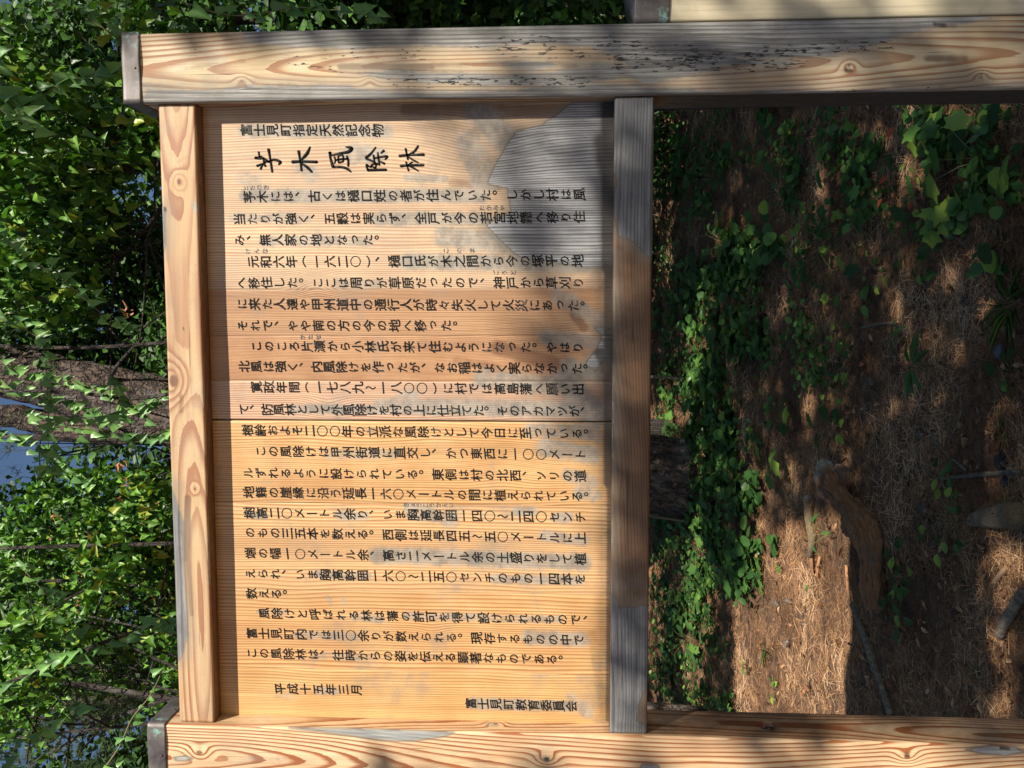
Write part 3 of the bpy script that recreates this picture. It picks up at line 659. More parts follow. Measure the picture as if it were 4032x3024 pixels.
for chs in TITLE:
    VV = []; FF = []; nn = 0
    for st in chs:
        p = smoothpath([(x, y, w) for x, y, w in st], 5)
        T = np.gradient(p[:, :2], axis=0); T /= np.linalg.norm(T, axis=1)[:, None] + 1e-9; Nn = np.stack([-T[:, 1], T[:, 0]], -1)
        w = np.maximum(p[:, 2], 3.0) * 1.22
        e0 = p[0, :2] - T[0] * w[0] * .6; e1 = p[-1, :2] + T[-1] * w[-1] * .8
        pts = np.concatenate([[e0], p[:, :2] + Nn * w[:, None], [e1], (p[:, :2] - Nn * w[:, None])[::-1]])
        for off in (0.0006, 0.0012):
            VV.append(np.array([at_y(900 + x / 2.765, 440 + y / 2.765, PN - off) for x, y in pts]))
        m = len(pts); h = len(p)
        # ladder faces on the front, rim around
        top = nn + m
        F = [[top, top + 1, top + m - 1], [top + h, top + h + 1, top + h + 2]] if False else []
        F.append([top, top + 1, top + m - 1])
        for i in range(h - 1): F.append([top + 1 + i, top + 2 + i, top + m - 2 - i, top + m - 1 - i])
        F.append([top + h, top + h + 1, top + h + 2])
        for i in range(m): F.append([nn + i, nn + (i + 1) % m, top + (i + 1) % m, top + i])
        FF += F; nn += 2 * m
    link('title_character', mesh_np('title_character', np.concatenate(VV), FF), M_ink, planks[0][2])

# ---- neighbouring capped post and its pale beam at the right
nb = thing('capped_post', 'pale cream timber post with a dark bronze cap just right of the notice board', 'post', (0, 0, 0))
def paint_2(V, A, B, L, at, U, W):
    at['dark'][:] = caps(U, W, [(2690, 20, 2700, 40, 30, .22)]); at['stain'][:] = caps(U, W, [(3390, 15, 3420, 18, 12, .5)])
me = beam('post', M_post2, 'z', XR + PW + .0035, XR + 2 * PW, .004, .134, -.25, 1.335, lambda L: (XR + PW + .30, .02 + .01 * np.sin(L * 3)), .012, [], paint=paint_2)
p2 = link('post', me, M_post2, nb)
cap(XR + PW + .0036, XR + 2 * PW + .0005, .002, .136, 1.275, 1.350, p2, (XR + PW + .006, .002, 1.283))

# ================================================================ ground
def ground_mat():
    t = NT('pine_needle_litter'); c = t.coord()
    n1 = t.noise(c, 1.6, 4, .6); n2 = t.noise(c, 24, 5, .7); n3 = t.noise(t.coord((1, 2.2, 1)), 120, 4, .7)
    v1 = t.vor(t.coord((160, 22, 60)), 1); v2 = t.vor(t.coord((30, 150, 60), (1, 2, 3)), 1)
    f = t.math('MINIMUM', v1, v2)
    col = t.mix(t.step(n2, .3, .7), (.06, .032, .018), (.38, .205, .105))
    col = t.mix(t.step(f, .05, .45), (.42, .225, .105), col)
    col = t.mix(t.step(n3, .55, .75), col, (.030, .020, .014))
    col = t.mix(t.math('MULTIPLY', t.step(n1, .42, .6), .6), col, (.045, .032, .022)); col = t.mix(t.math('MULTIPLY', t.step(t.noise(c, 7, 4, .65), .5, .62), .6), col, (.035, .024, .017))
    return t.out(col, .92, t.bump(t.math('ADD', n2, t.math('MULTIPLY', f, .5)), .9, .02))
M_ground = ground_mat()
def axis_pts(lo, hi, fine0, fine1, fs, cs):
    a = np.arange(fine0, fine1, fs); L = []; p = fine0; s = fs
    while p > lo: s = min(s * 1.25, cs); p -= s; L.append(p)
    R = []; p = a[-1]; s = fs
    while p < hi: s = min(s * 1.2, cs); p += s; R.append(p)
    return np.concatenate([L[::-1], a, R])
gx = axis_pts(-150, 150, -4.5, 3.5, .035, 12); gy = axis_pts(-60, 300, .3, 9.0, .035, 12)
GX, GY = np.meshgrid(gx, gy, indexing='ij'); GZ = ground_z(GX, GY) + .045 * (fbm(np.stack([GX * 9, GY * 9, GX * 0], -1), 2) - .5)
P = np.stack([GX, GY, GZ], -1).reshape(-1, 3); n2 = len(gy)
ii, jj = np.meshgrid(np.arange(len(gx) - 1), np.arange(n2 - 1), indexing='ij')
F = np.stack([ii * n2 + jj, (ii + 1) * n2 + jj, (ii + 1) * n2 + jj + 1, ii * n2 + jj + 1], -1).reshape(-1, 4)
link('ground', mesh_np('ground', P, F, True), M_ground, kind='structure')

# needle litter: thin fallen needles
def rot_frames(n, tilt=.25):
    th = rng.random(n) * 2 * np.pi
    d = np.stack([np.cos(th), np.sin(th), rng.normal(0, tilt, n)], -1); d /= np.linalg.norm(d, axis=1)[:, None]
    s = np.cross(d, np.stack([rng.normal(0, .4, n), rng.normal(0, .4, n), np.ones(n)], -1)); s /= np.linalg.norm(s, axis=1)[:, None]
    return d, s
def mat_rnd(name, stops, rough=.8, trans=0.0, attr='rnd', spec=.3):
    t = NT(name); r = t.attr(attr); col = t.ramp(r, stops)
    v = t.noise(t.coord(), 30, 3, .6)
    col = t.mix(t.math('MULTIPLY', t.step(v, .3, .8), .35), col, t.mix(.5, col, (.0, .0, .0)))
    t.put(t.b.inputs['Base Color'], col); t.b.inputs['Roughness'].default_value = rough
    t.b.inputs['Specular IOR Level'].default_value = spec
    if trans > 0:
        tr = t.new('ShaderNodeBsdfTranslucent'); t.l.new(t.mix(1.0, col, (1.0, 1.15, .45), 'MULTIPLY'), tr.inputs[0])
        mx = t.new('ShaderNodeMixShader'); mx.inputs[0].default_value = trans
        t.l.new(t.b.outputs[0], mx.inputs[1]); t.l.new(tr.outputs[0], mx.inputs[2])
        t.l.new(mx.outputs[0], t.n['Material Output'].inputs[0])
    return t.m
M_needle = mat_rnd('fallen_needles', [(0, (.10, .05, .025)), (.45, (.25, .12, .052)), (.8, (.66, .38, .18)), (1, (.84, .58, .36))], .7)
N = 170000
d_ = .35 + 9.0 * rng.random(N) ** 1.5; y = d_ + .35; x = -.25 * (y - .5) * rng.random(N) * 0 + rng.uniform(-1, 1, N) * (1.15 + .42 * y) - .10 * y
z = ground_z(x, y) + .045 * (fbm(np.stack([x * 9, y * 9, x * 0], -1), 2) - .5) + rng.uniform(.0, .024, N)
d, s = rot_frames(N, .18); Ln = rng.uniform(.022, .048, N)[:, None] * (1 + .05 * y[:, None]); wd = (.00055 + .00013 * y)[:, None]
c = np.stack([x, y, z], -1)
V = np.stack([c - d * Ln - s * wd, c - d * Ln + s * wd, c + d * Ln + s * wd * .5, c + d * Ln - s * wd * .5], 1).reshape(-1, 3)
link('needle_litter', mesh_np('needle_litter', V, np.arange(N * 4).reshape(-1, 4), False, dict(rnd=np.repeat(np.clip(rng.random(N) * .75 + 1.5 * (fbm(np.stack([x * 3.2, y * 3.2, x * 0 + 1], -1), 3) - .45), 0, 1), 4))), M_needle, kind='stuff',
     label='fallen brown pine needles covering the forest floor', cat='needle litter')

# leaf templates: (verts, faces)
def tmpl(out, fold=.10, curl=.12):
    """outline right side points (x,y) from base to tip; mirrored"""
    pts = [(0, 0)] + out + [(0, 1)]
    k = len(out); V = [(0, 0, 0)]
    for x_, y_ in out: V.append((x_, y_, fold * abs(x_) * 2 - curl * y_ ** 2))
    V.append((0, 1, -curl))
    for x_, y_ in out: V.append((-x_, y_, fold * abs(x_) * 2 - curl * y_ ** 2))
    V.append((0, .5, -curl * .25 - .01)); m = len(V) - 1; tip = k + 1
    F = []
    R = [0] + list(range(1, k + 1)) + [tip]; Lf = [0] + list(range(k + 2, 2 * k + 2)) + [tip]
    for i in range(len(R) - 1):
        F.append([m, R[i], R[i + 1]]); F.append([m, Lf[i + 1], Lf[i]])
    return np.array(V, float), np.array(F)
T_birch = tmpl([(.26, .02), (.40, .20), (.29, .38), (.24, .58), (.09, .80)], .42, .28)
T_oval = tmpl([(.24, .15), (.33, .45), (.20, .80)], .12, .12)
T_long = tmpl([(.10, .12), (.15, .45), (.09, .80)], .15, .30)
T_round = tmpl([(.36, .10), (.50, .42), (.34, .82)], .08, .08)
T_simple = (np.array([(0, 0, 0), (.33, .35, .06), (0, 1, -.08), (-.33, .35, .06)], float), np.array([[0, 1, 2], [0, 2, 3]]))
T_dead = tmpl([(.26, .10), (.38, .45), (.18, .82)], .45, -.35)
def maple():
    pts = []
    for k_, (a, r) in enumerate([(-150, .42), (-115, .60), (-92, .46), (-60, .82), (-32, .60), (0, 1.0), (32, .60), (60, .82), (92, .46), (115, .60), (150, .42)]):
        pts.append((r * math.sin(math.radians(a)), .35 + .65 * r * math.cos(math.radians(a)), -.10 * r))
    V = [(0, .35, 0.03)] + pts + [(0, 0.02, 0)]
    n_ = len(pts); F = [[0, i, i + 1] for i in range(1, n_)] + [[0, n_, n_ + 1], [0, n_ + 1, 1]]
    return np.array(V, float), np.array(F)
T_maple = maple()
def leafcloud(name, C, tip, nor, size, T, rnd=None):
    n = len(C); tip = tip / (np.linalg.norm(tip, axis=1)[:, None] + 1e-9)
    side = np.cross(tip, nor); side /= np.linalg.norm(side, axis=1)[:, None] + 1e-9; no = np.cross(side, tip)
    TV, TF = T; size = np.broadcast_to(size, (n,))
    V = C[:, None, :] + size[:, None, None] * (TV[None, :, 0, None] * side[:, None, :] + TV[None, :, 1, None] * tip[:, None, :] + TV[None, :, 2, None] * no[:, None, :])
    k = len(TV); F = (TF[None] + (np.arange(n) * k)[:, None, None]).reshape(-1, 3)
    if rnd is None: rnd = rng.random(n)
    return mesh_np(name, V.reshape(-1, 3), F, False, dict(rnd=np.repeat(rnd, k)))
def hang(n, down=.8, spread=.8):
    t = np.stack([rng.normal(0, spread, n), rng.normal(0, spread, n), -down + rng.normal(0, spread * .5, n)], -1)
    no = np.stack([rng.normal(0, .6, n), -1 + rng.normal(0, .6, n), .5 + rng.normal(0, .7, n)], -1)
    return t, no

M_leafA = mat_rnd('birch_leaf', [(0, (.016, .050, .006)), (.45, (.058, .165, .019)), (.93, (.20, .40, .06)), (1, (.30, .36, .04))], .38, .30, spec=.35)
M_leafB = mat_rnd('vine_leaf', [(0, (.07, .17, .045)), (.5, (.13, .29, .08)), (1, (.21, .40, .10))], .38, .22, spec=.4)
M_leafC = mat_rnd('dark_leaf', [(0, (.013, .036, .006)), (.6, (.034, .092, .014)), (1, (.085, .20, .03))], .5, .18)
M_leafG = mat_rnd('ground_leaf', [(0, (.026, .070, .018)), (.6, (.055, .135, .030)), (.95, (.10, .21, .04)), (1, (.22, .32, .05))], .4, .22, spec=.35)
M_pneed = mat_rnd('pine_needles_green', [(0, (.018, .040, .014)), (.6, (.055, .085, .032)), (1, (.12, .145, .065))], .55, 0)
M_dead = mat_rnd('dead_leaf', [(0, (.09, .04, .02)), (.5, (.24, .11, .05)), (1, (.38, .22, .11))], .75, .1)
M_red = mat_rnd('reddened_leaf', [(0, (.40, .06, .03)), (1, (.55, .20, .07))], .6, .2)
M_samara = mat_rnd('pink_maple_keys', [(0, (.55, .16, .12)), (1, (.62, .36, .17))], .6, .25)

def bark_mat(name, a, b, c_, sc=1.0):
    t = NT(name); c = t.coord()
    n = t.noise(c, 30 * sc, 5, .7); wv = t.new('ShaderNodeVectorMath', operation='ADD'); t.l.new(t.coord((13 * sc, 13 * sc, 2.4 * sc)), wv.inputs[0]); wc = t.new('ShaderNodeTexNoise'); t.l.new(t.coord((6, 6, 6)), wc.inputs['Vector']); wc.inputs['Scale'].default_value = 2.0; wc.inputs['Detail'].default_value = 4; wsc = t.new('ShaderNodeVectorMath', operation='SCALE'); t.l.new(wc.outputs['Color'], wsc.inputs[0]); wsc.inputs['Scale'].default_value = 2.2; t.l.new(wsc.outputs[0], wv.inputs[1]); v = t.vor(wv.outputs[0], 1, 'DISTANCE_TO_EDGE'); n2 = t.noise(c, 5, 3)
    col = t.mix(t.step(n, .3, .7), b, a); col = t.mix(t.step(v, .0, .12), c_, col)
    col = t.mix(t.math('MULTIPLY', t.step(n2, .5, .7), .5), col, (.16, .15, .14))
    h = t.math('ADD', t.step(v, 0, .2), t.math('MULTIPLY', n, .6))
    return t.out(col, .9, t.bump(h, .9, .02))
M_bark = bark_mat('pine_bark', (.125, .085, .062), (.055, .037, .028), (.014, .010, .009))
M_twig = bark_mat('dark_twig_bark', (.065, .05, .04), (.035, .028, .022), (.02, .015, .012), 3)
M_stem = NT('pale_green_stem').out((.15, .14, .055), .6)
M_stick = (lambda t: t.out(t.mix(t.step(t.noise(t.coord(), 60, 5, .7), .35, .65), (.075, .06, .042), (.20, .165, .115)), .85, t.bump(t.noise(t.coord(), 90, 4, .7), .6, .004)))(NT('dry_stick_bark'))

# big pine trunk with furrowed bark -----------------------------------------
def trunk_mesh(name, pts, rad, n=48, depth=.03, k=14):
    pts = smoothpath(pts, k); rad = np.interp(np.linspace(0, 1, len(pts)), np.linspace(0, 1, len(rad)), rad)
    V, F = tube(pts, rad, n, True)
    m = len(pts); ctr = np.repeat(pts, n, 0); o = V - ctr; rr = np.linalg.norm(o, axis=1)[:, None] + 1e-9
    q = np.stack([V[:, 0] * 13, V[:, 1] * 13, V[:, 2] * 3.4], -1)
    f = np.abs(fbm(q, 3) - .5) * 2; f = np.clip(f * 3.2, 0, 1)
    q2 = V * 40
    h = depth * (f - .6) + depth * .5 * (fbm(q2, 2) - .5)
    V = ctr + o * (1 + h[:, None] / rr)
    return mesh_np(name, V, F, False)
def pix(u, v, y): return at_y(u, v, y)

pt = thing('pine_tree', 'thick forked pine trunk with furrowed bark behind the top rail', 'tree', tuple(at_g(2720, 1880)))
base = np.array(pt.location)
py = 4.6
def rel(o, pts): return [np.array(p) - np.array(o) for p in pts]
gB = at_g(2715, 1880)
tr = [gB + np.array([0, 0, -.3]), gB + np.array([.02, 0, .25]), pix(1900, 1760, gB[1]), pix(1250, 1690, gB[1]), pix(660, 1620, gB[1]), pix(300, 1530, gB[1]), pix(0, 1450, gB[1]), pix(-500, 1330, gB[1]), pix(-1400, 1250, gB[1])]
pt.location = tuple(gB)
dsc = (gB[1] + 1.96) / FP
link('trunk', trunk_mesh('trunk', rel(gB, tr), [150 * dsc, 148 * dsc, 145 * dsc, 143 * dsc, 140 * dsc, 115 * dsc, 105 * dsc, 90 * dsc, 60 * dsc], 72, .035, 22), M_bark, pt)
tr2 = [pix(560, 1690, gB[1] + .1), pix(330, 1690, gB[1] + .15), pix(120, 1655, gB[1] + .2), pix(0, 1640, gB[1] + .2), pix(-600, 1700, gB[1] + .3)]
link('limb', trunk_mesh('limb', rel(gB, tr2), [60 * dsc, 58 * dsc, 48 * dsc, 45 * dsc, 30 * dsc], 40, .02, 10), M_bark, pt)
# dead branch stubs
for (u, v, uu, vv, dy) in ((1000, 1600, 700, 1400, -.5), (400, 1560, 560, 1330, -.6)):
    a = pix(u, v, gB[1]); b = pix(uu, vv, gB[1] + dy)
    vv_, ff_ = tube(smoothpath(rel(gB, [a, (a + b) / 2 + np.array([0, 0, .05]), b]), 5), [.03, .026, .024, .02, .018, .016, .014, .012, .01, .008, .006], 7)
    link('branch', mesh_np('branch', vv_, ff_, True), M_twig, pt)
def needles(name, centers, n_per, L, width, mat_rndv=None, up=.5):
    n = len(centers) * n_per
    C = np.repeat(centers, n_per, 0); d = rng.normal(0, 1, (n, 3)); d[:, 2] += up; d /= np.linalg.norm(d, axis=1)[:, None]
    s = np.cross(d, rng.normal(0, 1, (n, 3))); s /= np.linalg.norm(s, axis=1)[:, None]
    Ls = L * rng.uniform(.7, 1.1, n)[:, None]
    V = np.stack([C - s * width, C + s * width, C + d * Ls], 1).reshape(-1, 3)
    return mesh_np(name, V, np.arange(3 * n).reshape(-1, 3), False, dict(rnd=np.repeat(np.repeat(rng.random(len(centers)), n_per), 3)))
# crown of that pine, above the frame and on its left shoulder
cc = []
for (u, v, y_, r_, n_) in ((-400, 1300, 5.0, 1.3, 260), (-500, 1900, 5.6, 1.2, 200), (-900, 1500, 5, 1.5, 300)):
    c0 = pix(u, v, y_); cc.append(c0 + rng.normal(0, 1, (n_, 3)) * r_ * .5)
link('crown', needles('crown', np.concatenate(cc) - gB, 26, .11, .0016), M_pneed, pt, kind='stuff')

# ---------------------------------------------------------------- leafy trees behind
HOLES = [(460, 200, 45, 40, .95), (20, 1560, 60, 22, 1), (70, 1850, 90, 62, .95), (250, 1900, 40, 40, .5), (20, 1590, 80, 14, 1), (480, 2420, 55, 35, .7), (30, 2990, 110, 80, .8), (230, 2900, 120, 90, .55), (300, 1250, 50, 40, .5), (420, 1240, 30, 30, .5), (600, 560, 30, 30, .4),
         (0, 2300, 40, 30, .3), (520, 2000, 40, 30, .35), (330, 2960, 60, 60, .5), (400, 2960, 90, 50, .4), (90, 870, 20, 20, .5)]
def keep_sky(C):
    U, W, D = proj(C); k = np.ones(len(C), bool)
    for u, v, ru, rv, s in HOLES:
        d = np.hypot((U - u) / ru, (W - v) / rv); k &= ~((d < 1.0 + .35 * rng.normal(0, 1, len(C))) & (rng.random(len(C)) < s))
    # keep leaves off the big pine trunk mostly
    lo = np.interp(U, [0, 300, 660, 1000], [1400, 1440, 1480, 1550]); hi = np.interp(U, [0, 300, 660, 1000], [1600, 1680, 1750, 1790])
    k &= ~((W > lo) & (W < hi) & (U < 900) & (rng.random(len(C)) < .30) & (D < 8.5))
    k &= ~((np.hypot((U - 440) / 230, (W - 2690) / 120) < 1) & (D > 3.6) & (D < 6.3) & (rng.random(len(C)) < .9))
    return k
def blob(c, r, n, hollow=.3):
    d = rng.normal(0, 1, (n, 3)); d /= np.linalg.norm(d, axis=1)[:, None]
    return c + d * (rng.random(n) ** (1 / 3) * (1 - hollow) + hollow * rng.random(n))[:, None] * np.array(r)
def clumpy(P, sc=1.6, th=.46):
    return P[vnoise(P * sc + 11) > th]

def branch_pts(a, b, sag=.15, n=6):
    a = np.array(a); b = np.array(b); m = (a + b) / 2 + np.array([rng.normal(0, .08), rng.normal(0, .08), sag])
    return smoothpath([a, m, b], n)

def broadleaf(name, label, cat, base, height, lean, blobs, leafmat, T, size, nleaf, group=None, trunk_r=.09, parts=0, partT=None, limb=True, down=.5, th=.46, sc=1.8, nb=10):
    base = np.array([base[0], base[1], float(ground_z(base[0], base[1]))]); o = thing(name, label, cat, tuple(base), group)
    top = np.array([lean[0], lean[1], height])
    tp = smoothpath([np.array([0, 0, -.15]), top * .35 + np.array([.06, 0, 0]), top * .7 + np.array([-.04, .03, 0]), top], 8)
    v, f = tube(tp, np.linspace(trunk_r, trunk_r * .25, len(tp)), 10, True, .01)
    link('trunk', mesh_np('trunk', v, f, True), M_twig, o)
    bp = []
    for k in range(nb):
        bl = blobs[k % len(blobs)]; tgt = blob(np.array(bl[0], float), np.array(bl[1]) * .75, 1)[0] - base
        a = tp[min(len(tp) - 1, int(len(tp) * random.uniform(.25, .9)))]
        pp = branch_pts(a, tgt, .12); bp.append(tube(pp, np.linspace(.012, .004, len(pp)), 5))
        for q in range(3):
            e = pp[int(len(pp) * random.uniform(.4, .95))]; e2 = e + rng.normal(0, .35, 3) + np.array([0, 0, -.1])
            pq = branch_pts(e, e2, .03, 4); bp.append(tube(pq, np.linspace(.007, .002, len(pq)), 4))
    v, f = join(bp); link('branches', mesh_np('branches', v, f, True), M_twig, o)
    tot = sum(np.prod(b[1]) for b in blobs); C = []
    for c_, r_ in blobs:
        n = int(nleaf * np.prod(r_) / tot * 2.0); C.append(blob(np.array(c_, float), r_, n, .2))
    C = clumpy(np.concatenate(C), sc, th); C = C[keep_sky(C)]; C = C[:nleaf]
    t, no = hang(len(C), down, .7)
    np.random.seed(1)
    sz = size * rng.uniform(.65, 1.2, len(C))
    if parts:
        idx = np.argsort(np.linalg.norm(C - CP, axis=1) + rng.normal(0, .25, len(C)))
        U, W, D = proj(C[idx]); vis = (U > 0) & (U < 4032) & (W > 0) & (W < 3024); pi_ = idx[vis][:parts]
        T0 = partT or T; meshes = []
        for q in range(6):
            mt = leafcloud('leaf', np.zeros((1, 3)), np.array([[0, 1., 0]]), np.array([[0, 0, 1.]]), 1.0, T0, np.array([q / 5.]))
            mt.materials.append(leafmat); meshes.append(mt)
        for i_ in pi_:
            put_leaf(meshes[random.randrange(6)], C[i_] - base, t[i_], no[i_], sz[i_] * 1.1, o)
        mask = np.ones(len(C), bool); mask[pi_] = False; C = C[mask]; t = t[mask]; no = no[mask]; sz = sz[mask]
    me = leafcloud('crown', C - base, t, no, sz, T); link('crown', me, leafmat, o, kind='stuff')
    return o
def put_leaf(mesh, loc, tip, nor, size, parent, name='leaf'):
    tip = np.array(tip, float); tip /= np.linalg.norm(tip) + 1e-9; side = np.cross(tip, nor); side /= np.linalg.norm(side) + 1e-9; no = np.cross(side, tip)
    lo = bpy.data.objects.new(name, mesh); COL.objects.link(lo); lo.parent = parent
    m = Matrix.Identity(4)
    for i in range(3):
        m[i][0] = side[i] * size; m[i][1] = tip[i] * size; m[i][2] = no[i] * size; m[i][3] = loc[i]
    lo.matrix_local = m
    return lo
def pb(u, v, y, ru, rv, ry):
    """blob centred on photo pixel at depth y with pixel radii"""
    p = pix(u, v, y); s = (y + 1.96) / FP
    return (tuple(p), (rv * s, ry, ru * s))

# near birch, left part of the frame (world upper left)
broadleaf('birch_tree', 'young birch with fresh green hanging leaves above the left end of the top rail', 'tree', (-2.2, 2.6), 3.9, (.5, -.2, 0),
          [pb(150, 2250, 2.6, 330, 330, .5), pb(480, 2350, 2.5, 260, 300, .45), pb(120, 2800, 2.4, 200, 240, .5), pb(600, 2050, 2.8, 160, 260, .4), pb(120, 2620, 3, 160, 200, .4)],
          M_leafA, T_birch, .056, 3000, parts=290, down=.8, sc=2.6, th=.47, trunk_r=.05)
broadleaf('birch_tree', 'birch with bright green leaves behind the middle and right of the top rail', 'tree', (1.3, 2.5), 4.2, (-.3, .2, 0),
          [pb(200, 500, 2.3, 420, 520, .6), pb(560, 300, 2.2, 260, 330, .5), pb(150, 1050, 2.6, 300, 330, .5), pb(480, 900, 2.5, 260, 330, .5), pb(560, 1250, 2.7, 200, 250, .4)],
          M_leafA, T_birch, .060, 4200, parts=290, down=.8, sc=2.4, th=.47, trunk_r=.055)
broadleaf('maple_tree', 'small tree with dark green leaves and pink winged seeds left of the pine trunk', 'tree', (-1.25, 7.0), 4.8, (-.1, .1, 0),
          [pb(350, 2150, 3.8, 420, 360, .6), pb(600, 2500, 3.8, 250, 350, .6), pb(200, 2600, 4, 350, 330, .6), pb(420, 1640, 3.2, 300, 170, .35)],
          M_leafA, T_birch, .06, 4200, parts=120, down=.5, sc=2.2, th=.44, trunk_r=.06)
mt_ = bpy.data.objects['maple_tree']
# samara clusters
SAM = [(500, 1900), (480, 1960), (590, 2110), (600, 2150), (620, 2130), (645, 2160), (560, 2030), (500, 2000), (205, 2040), (220, 2120), (315, 2260), (365, 2270), (320, 2390), (150, 2450), (590, 2330), (600, 2350), (470, 2370), (650, 2330), (360, 2120),
       (500, 1210), (470, 1830), (540, 1990), (570, 2060), (640, 2060), (300, 2395), (430, 2230), (500, 1240), (610, 1985)]
sv, sf = T_long
mesh_s = []
for q in range(4):
    n_ = 7; C = rng.normal(0, .28, (n_, 3)); t_, no_ = hang(n_, .8, .9)
    m_ = leafcloud('seed_cluster', C, t_, no_, rng.uniform(.7, 1.1, n_), T_long); m_.materials.append(M_samara); mesh_s.append(m_)
mb = np.array(mt_.location)
for u, v in SAM:
    p = pix(u, v, random.uniform(3.0, 3.4)); o = bpy.data.objects.new('seed_cluster', random.choice(mesh_s)); COL.objects.link(o); o.parent = mt_
    o.location = p - mb; o.scale = (.042,) * 3; o.rotation_euler = (random.random() * 3, random.random() * 3, random.random() * 6)

# mid-distance trees, with unseen low crowns added behind the panel to shade the ground
midspec = [((-3.4, 5.5), [pb(300, 2700, 5.6, 560, 500, .9), pb(900, 2800, 5.6, 500, 500, .9), pb(50, 2350, 5.9, 300, 400, .6), pb(1650, 2800, 4.9, 330, 450, .8)], 'dense dark leafy tree behind the left post'),
           ((-.9, 6.6), [pb(300, 2200, 6.8, 500, 450, 1.0), pb(900, 2200, 6.8, 500, 500, 1.0), pb(1650, 2150, 4.7, 350, 420, .9), pb(160, 2000, 6.0, 360, 320, .7), pb(60, 1760, 6.2, 200, 140, .4)], 'dark leafy tree left of the pine trunk, farther back'),
           ((-.45, 9.0), [pb(350, 1150, 6.0, 560, 420, 1.0), pb(900, 1200, 6.0, 500, 500, 1.0), pb(1650, 1300, 4.7, 350, 450, .9)], 'dark leafy tree right of the pine trunk, farther back'),
           ((2.4, 4.6), [pb(300, 500, 4.8, 600, 520, 1.0), pb(1000, 300, 4.6, 560, 600, 1.0), pb(1650, 550, 4.2, 350, 400, .8)], 'dense dark leafy tree behind the cap of the right post'),
           ((3.4, 3.6), [pb(1500, -100, 3.6, 520, 450, .8), pb(2200, -200, 3.6, 500, 450, .8)], 'shaded dark thicket tree right of the right post')]
for (b, bl, lab) in midspec:
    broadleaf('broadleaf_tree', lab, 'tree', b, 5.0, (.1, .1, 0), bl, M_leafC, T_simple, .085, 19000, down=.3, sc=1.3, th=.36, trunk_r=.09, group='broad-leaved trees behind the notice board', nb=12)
# far row: closes the wood behind
for k, (x_, y_) in enumerate(((-9, 13), (-5.5, 12), (-2.2, 13.5), (1.0, 12.5), (4.2, 12), (7.5, 13.5))):
    zz = float(ground_z(x_, y_))
    bl = [((x_, y_, zz + 1.6), (2.2, 1.3, 1.8)), ((x_ + .4, y_, zz + 4.6), (2.3, 1.3, 2.2)), ((x_, y_, zz + 7.8), (2.2, 1.2, 2.2)), ((x_ + .5, y_, zz + 11.0), (2.0, 1.2, 2.2))]
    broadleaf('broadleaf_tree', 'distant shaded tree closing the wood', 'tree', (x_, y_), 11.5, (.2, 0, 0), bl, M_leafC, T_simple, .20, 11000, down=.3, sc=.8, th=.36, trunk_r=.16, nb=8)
fars = [o for o in bpy.data.objects if o.get('label', '').startswith('distant shaded')]
for o, l in zip(fars, ('distant shaded tree at the far left edge of the wood', 'distant shaded tree behind the left post', 'distant shaded tree behind the left half of the panel', 'distant shaded tree behind the right half of the panel',
                       'distant shaded tree behind the right post', 'distant shaded tree at the far right edge of the wood')): o['label'] = l

# second pine with sunlit needle tufts (upper left of the world view)
p2b = np.array([-3.0, 4.9, float(ground_z(-3.0, 4.9))])
pp2 = thing('pine_tree', 'slender pine with sunlit needle sprays above the left post', 'tree', tuple(p2b))
tp = smoothpath([(0, 0, -.2), (.05, .1, 1.6), (0, .2, 3.4), (-.1, .2, 6)], 8)
v, f = tube(tp, np.linspace(.10, .04, len(tp)), 12, True, .012); link('trunk', mesh_np('trunk', v, f, True), M_bark, pp2)
cc = []; bb = []
for (u, v, r_, n_) in ((300, 2680, .26, 110), (420, 2640, .24, 110), (520, 2620, .18, 60), (240, 2760, .2, 60), (620, 2660, .16, 40), (430, 2760, .22, 60), (560, 2750, .2, 40), (100, 2850, .35, 90), (300, 2980, .4, 90)):
    c0 = pix(u, v, 4.3); cc.append(c0 + rng.normal(0, 1, (n_, 3)) * np.array([r_, .2, r_ * .7]))
    q = branch_pts(np.array([0, .15, c0[2] - p2b[2] - .5]), c0 - p2b, .1); bb.append(tube(q, np.linspace(.025, .006, len(q)), 5))
link('crown', needles('crown', np.concatenate(cc) - p2b, 34, .10, .0013), M_pneed, pp2, kind='stuff')
v, f = join(bb); link('branches', mesh_np('branches', v, f, True), M_twig, pp2)

# dark birch boughs crossing the frame
def bough(pts, r0, r1, label, y=2.2, leaves=0, mat=M_twig, name='branch'):
    P_ = [pix(u, v, yy) for u, v, yy in pts]; o0 = P_[0]
    o = thing(name, label, 'branch', tuple(o0)); q = smoothpath([p - o0 for p in P_], 6)
    v_, f_ = tube(q, np.linspace(r0, r1, len(q)), 7, True, .004); link('stem', mesh_np('stem', v_, f_, True), mat, o)
    return o, q
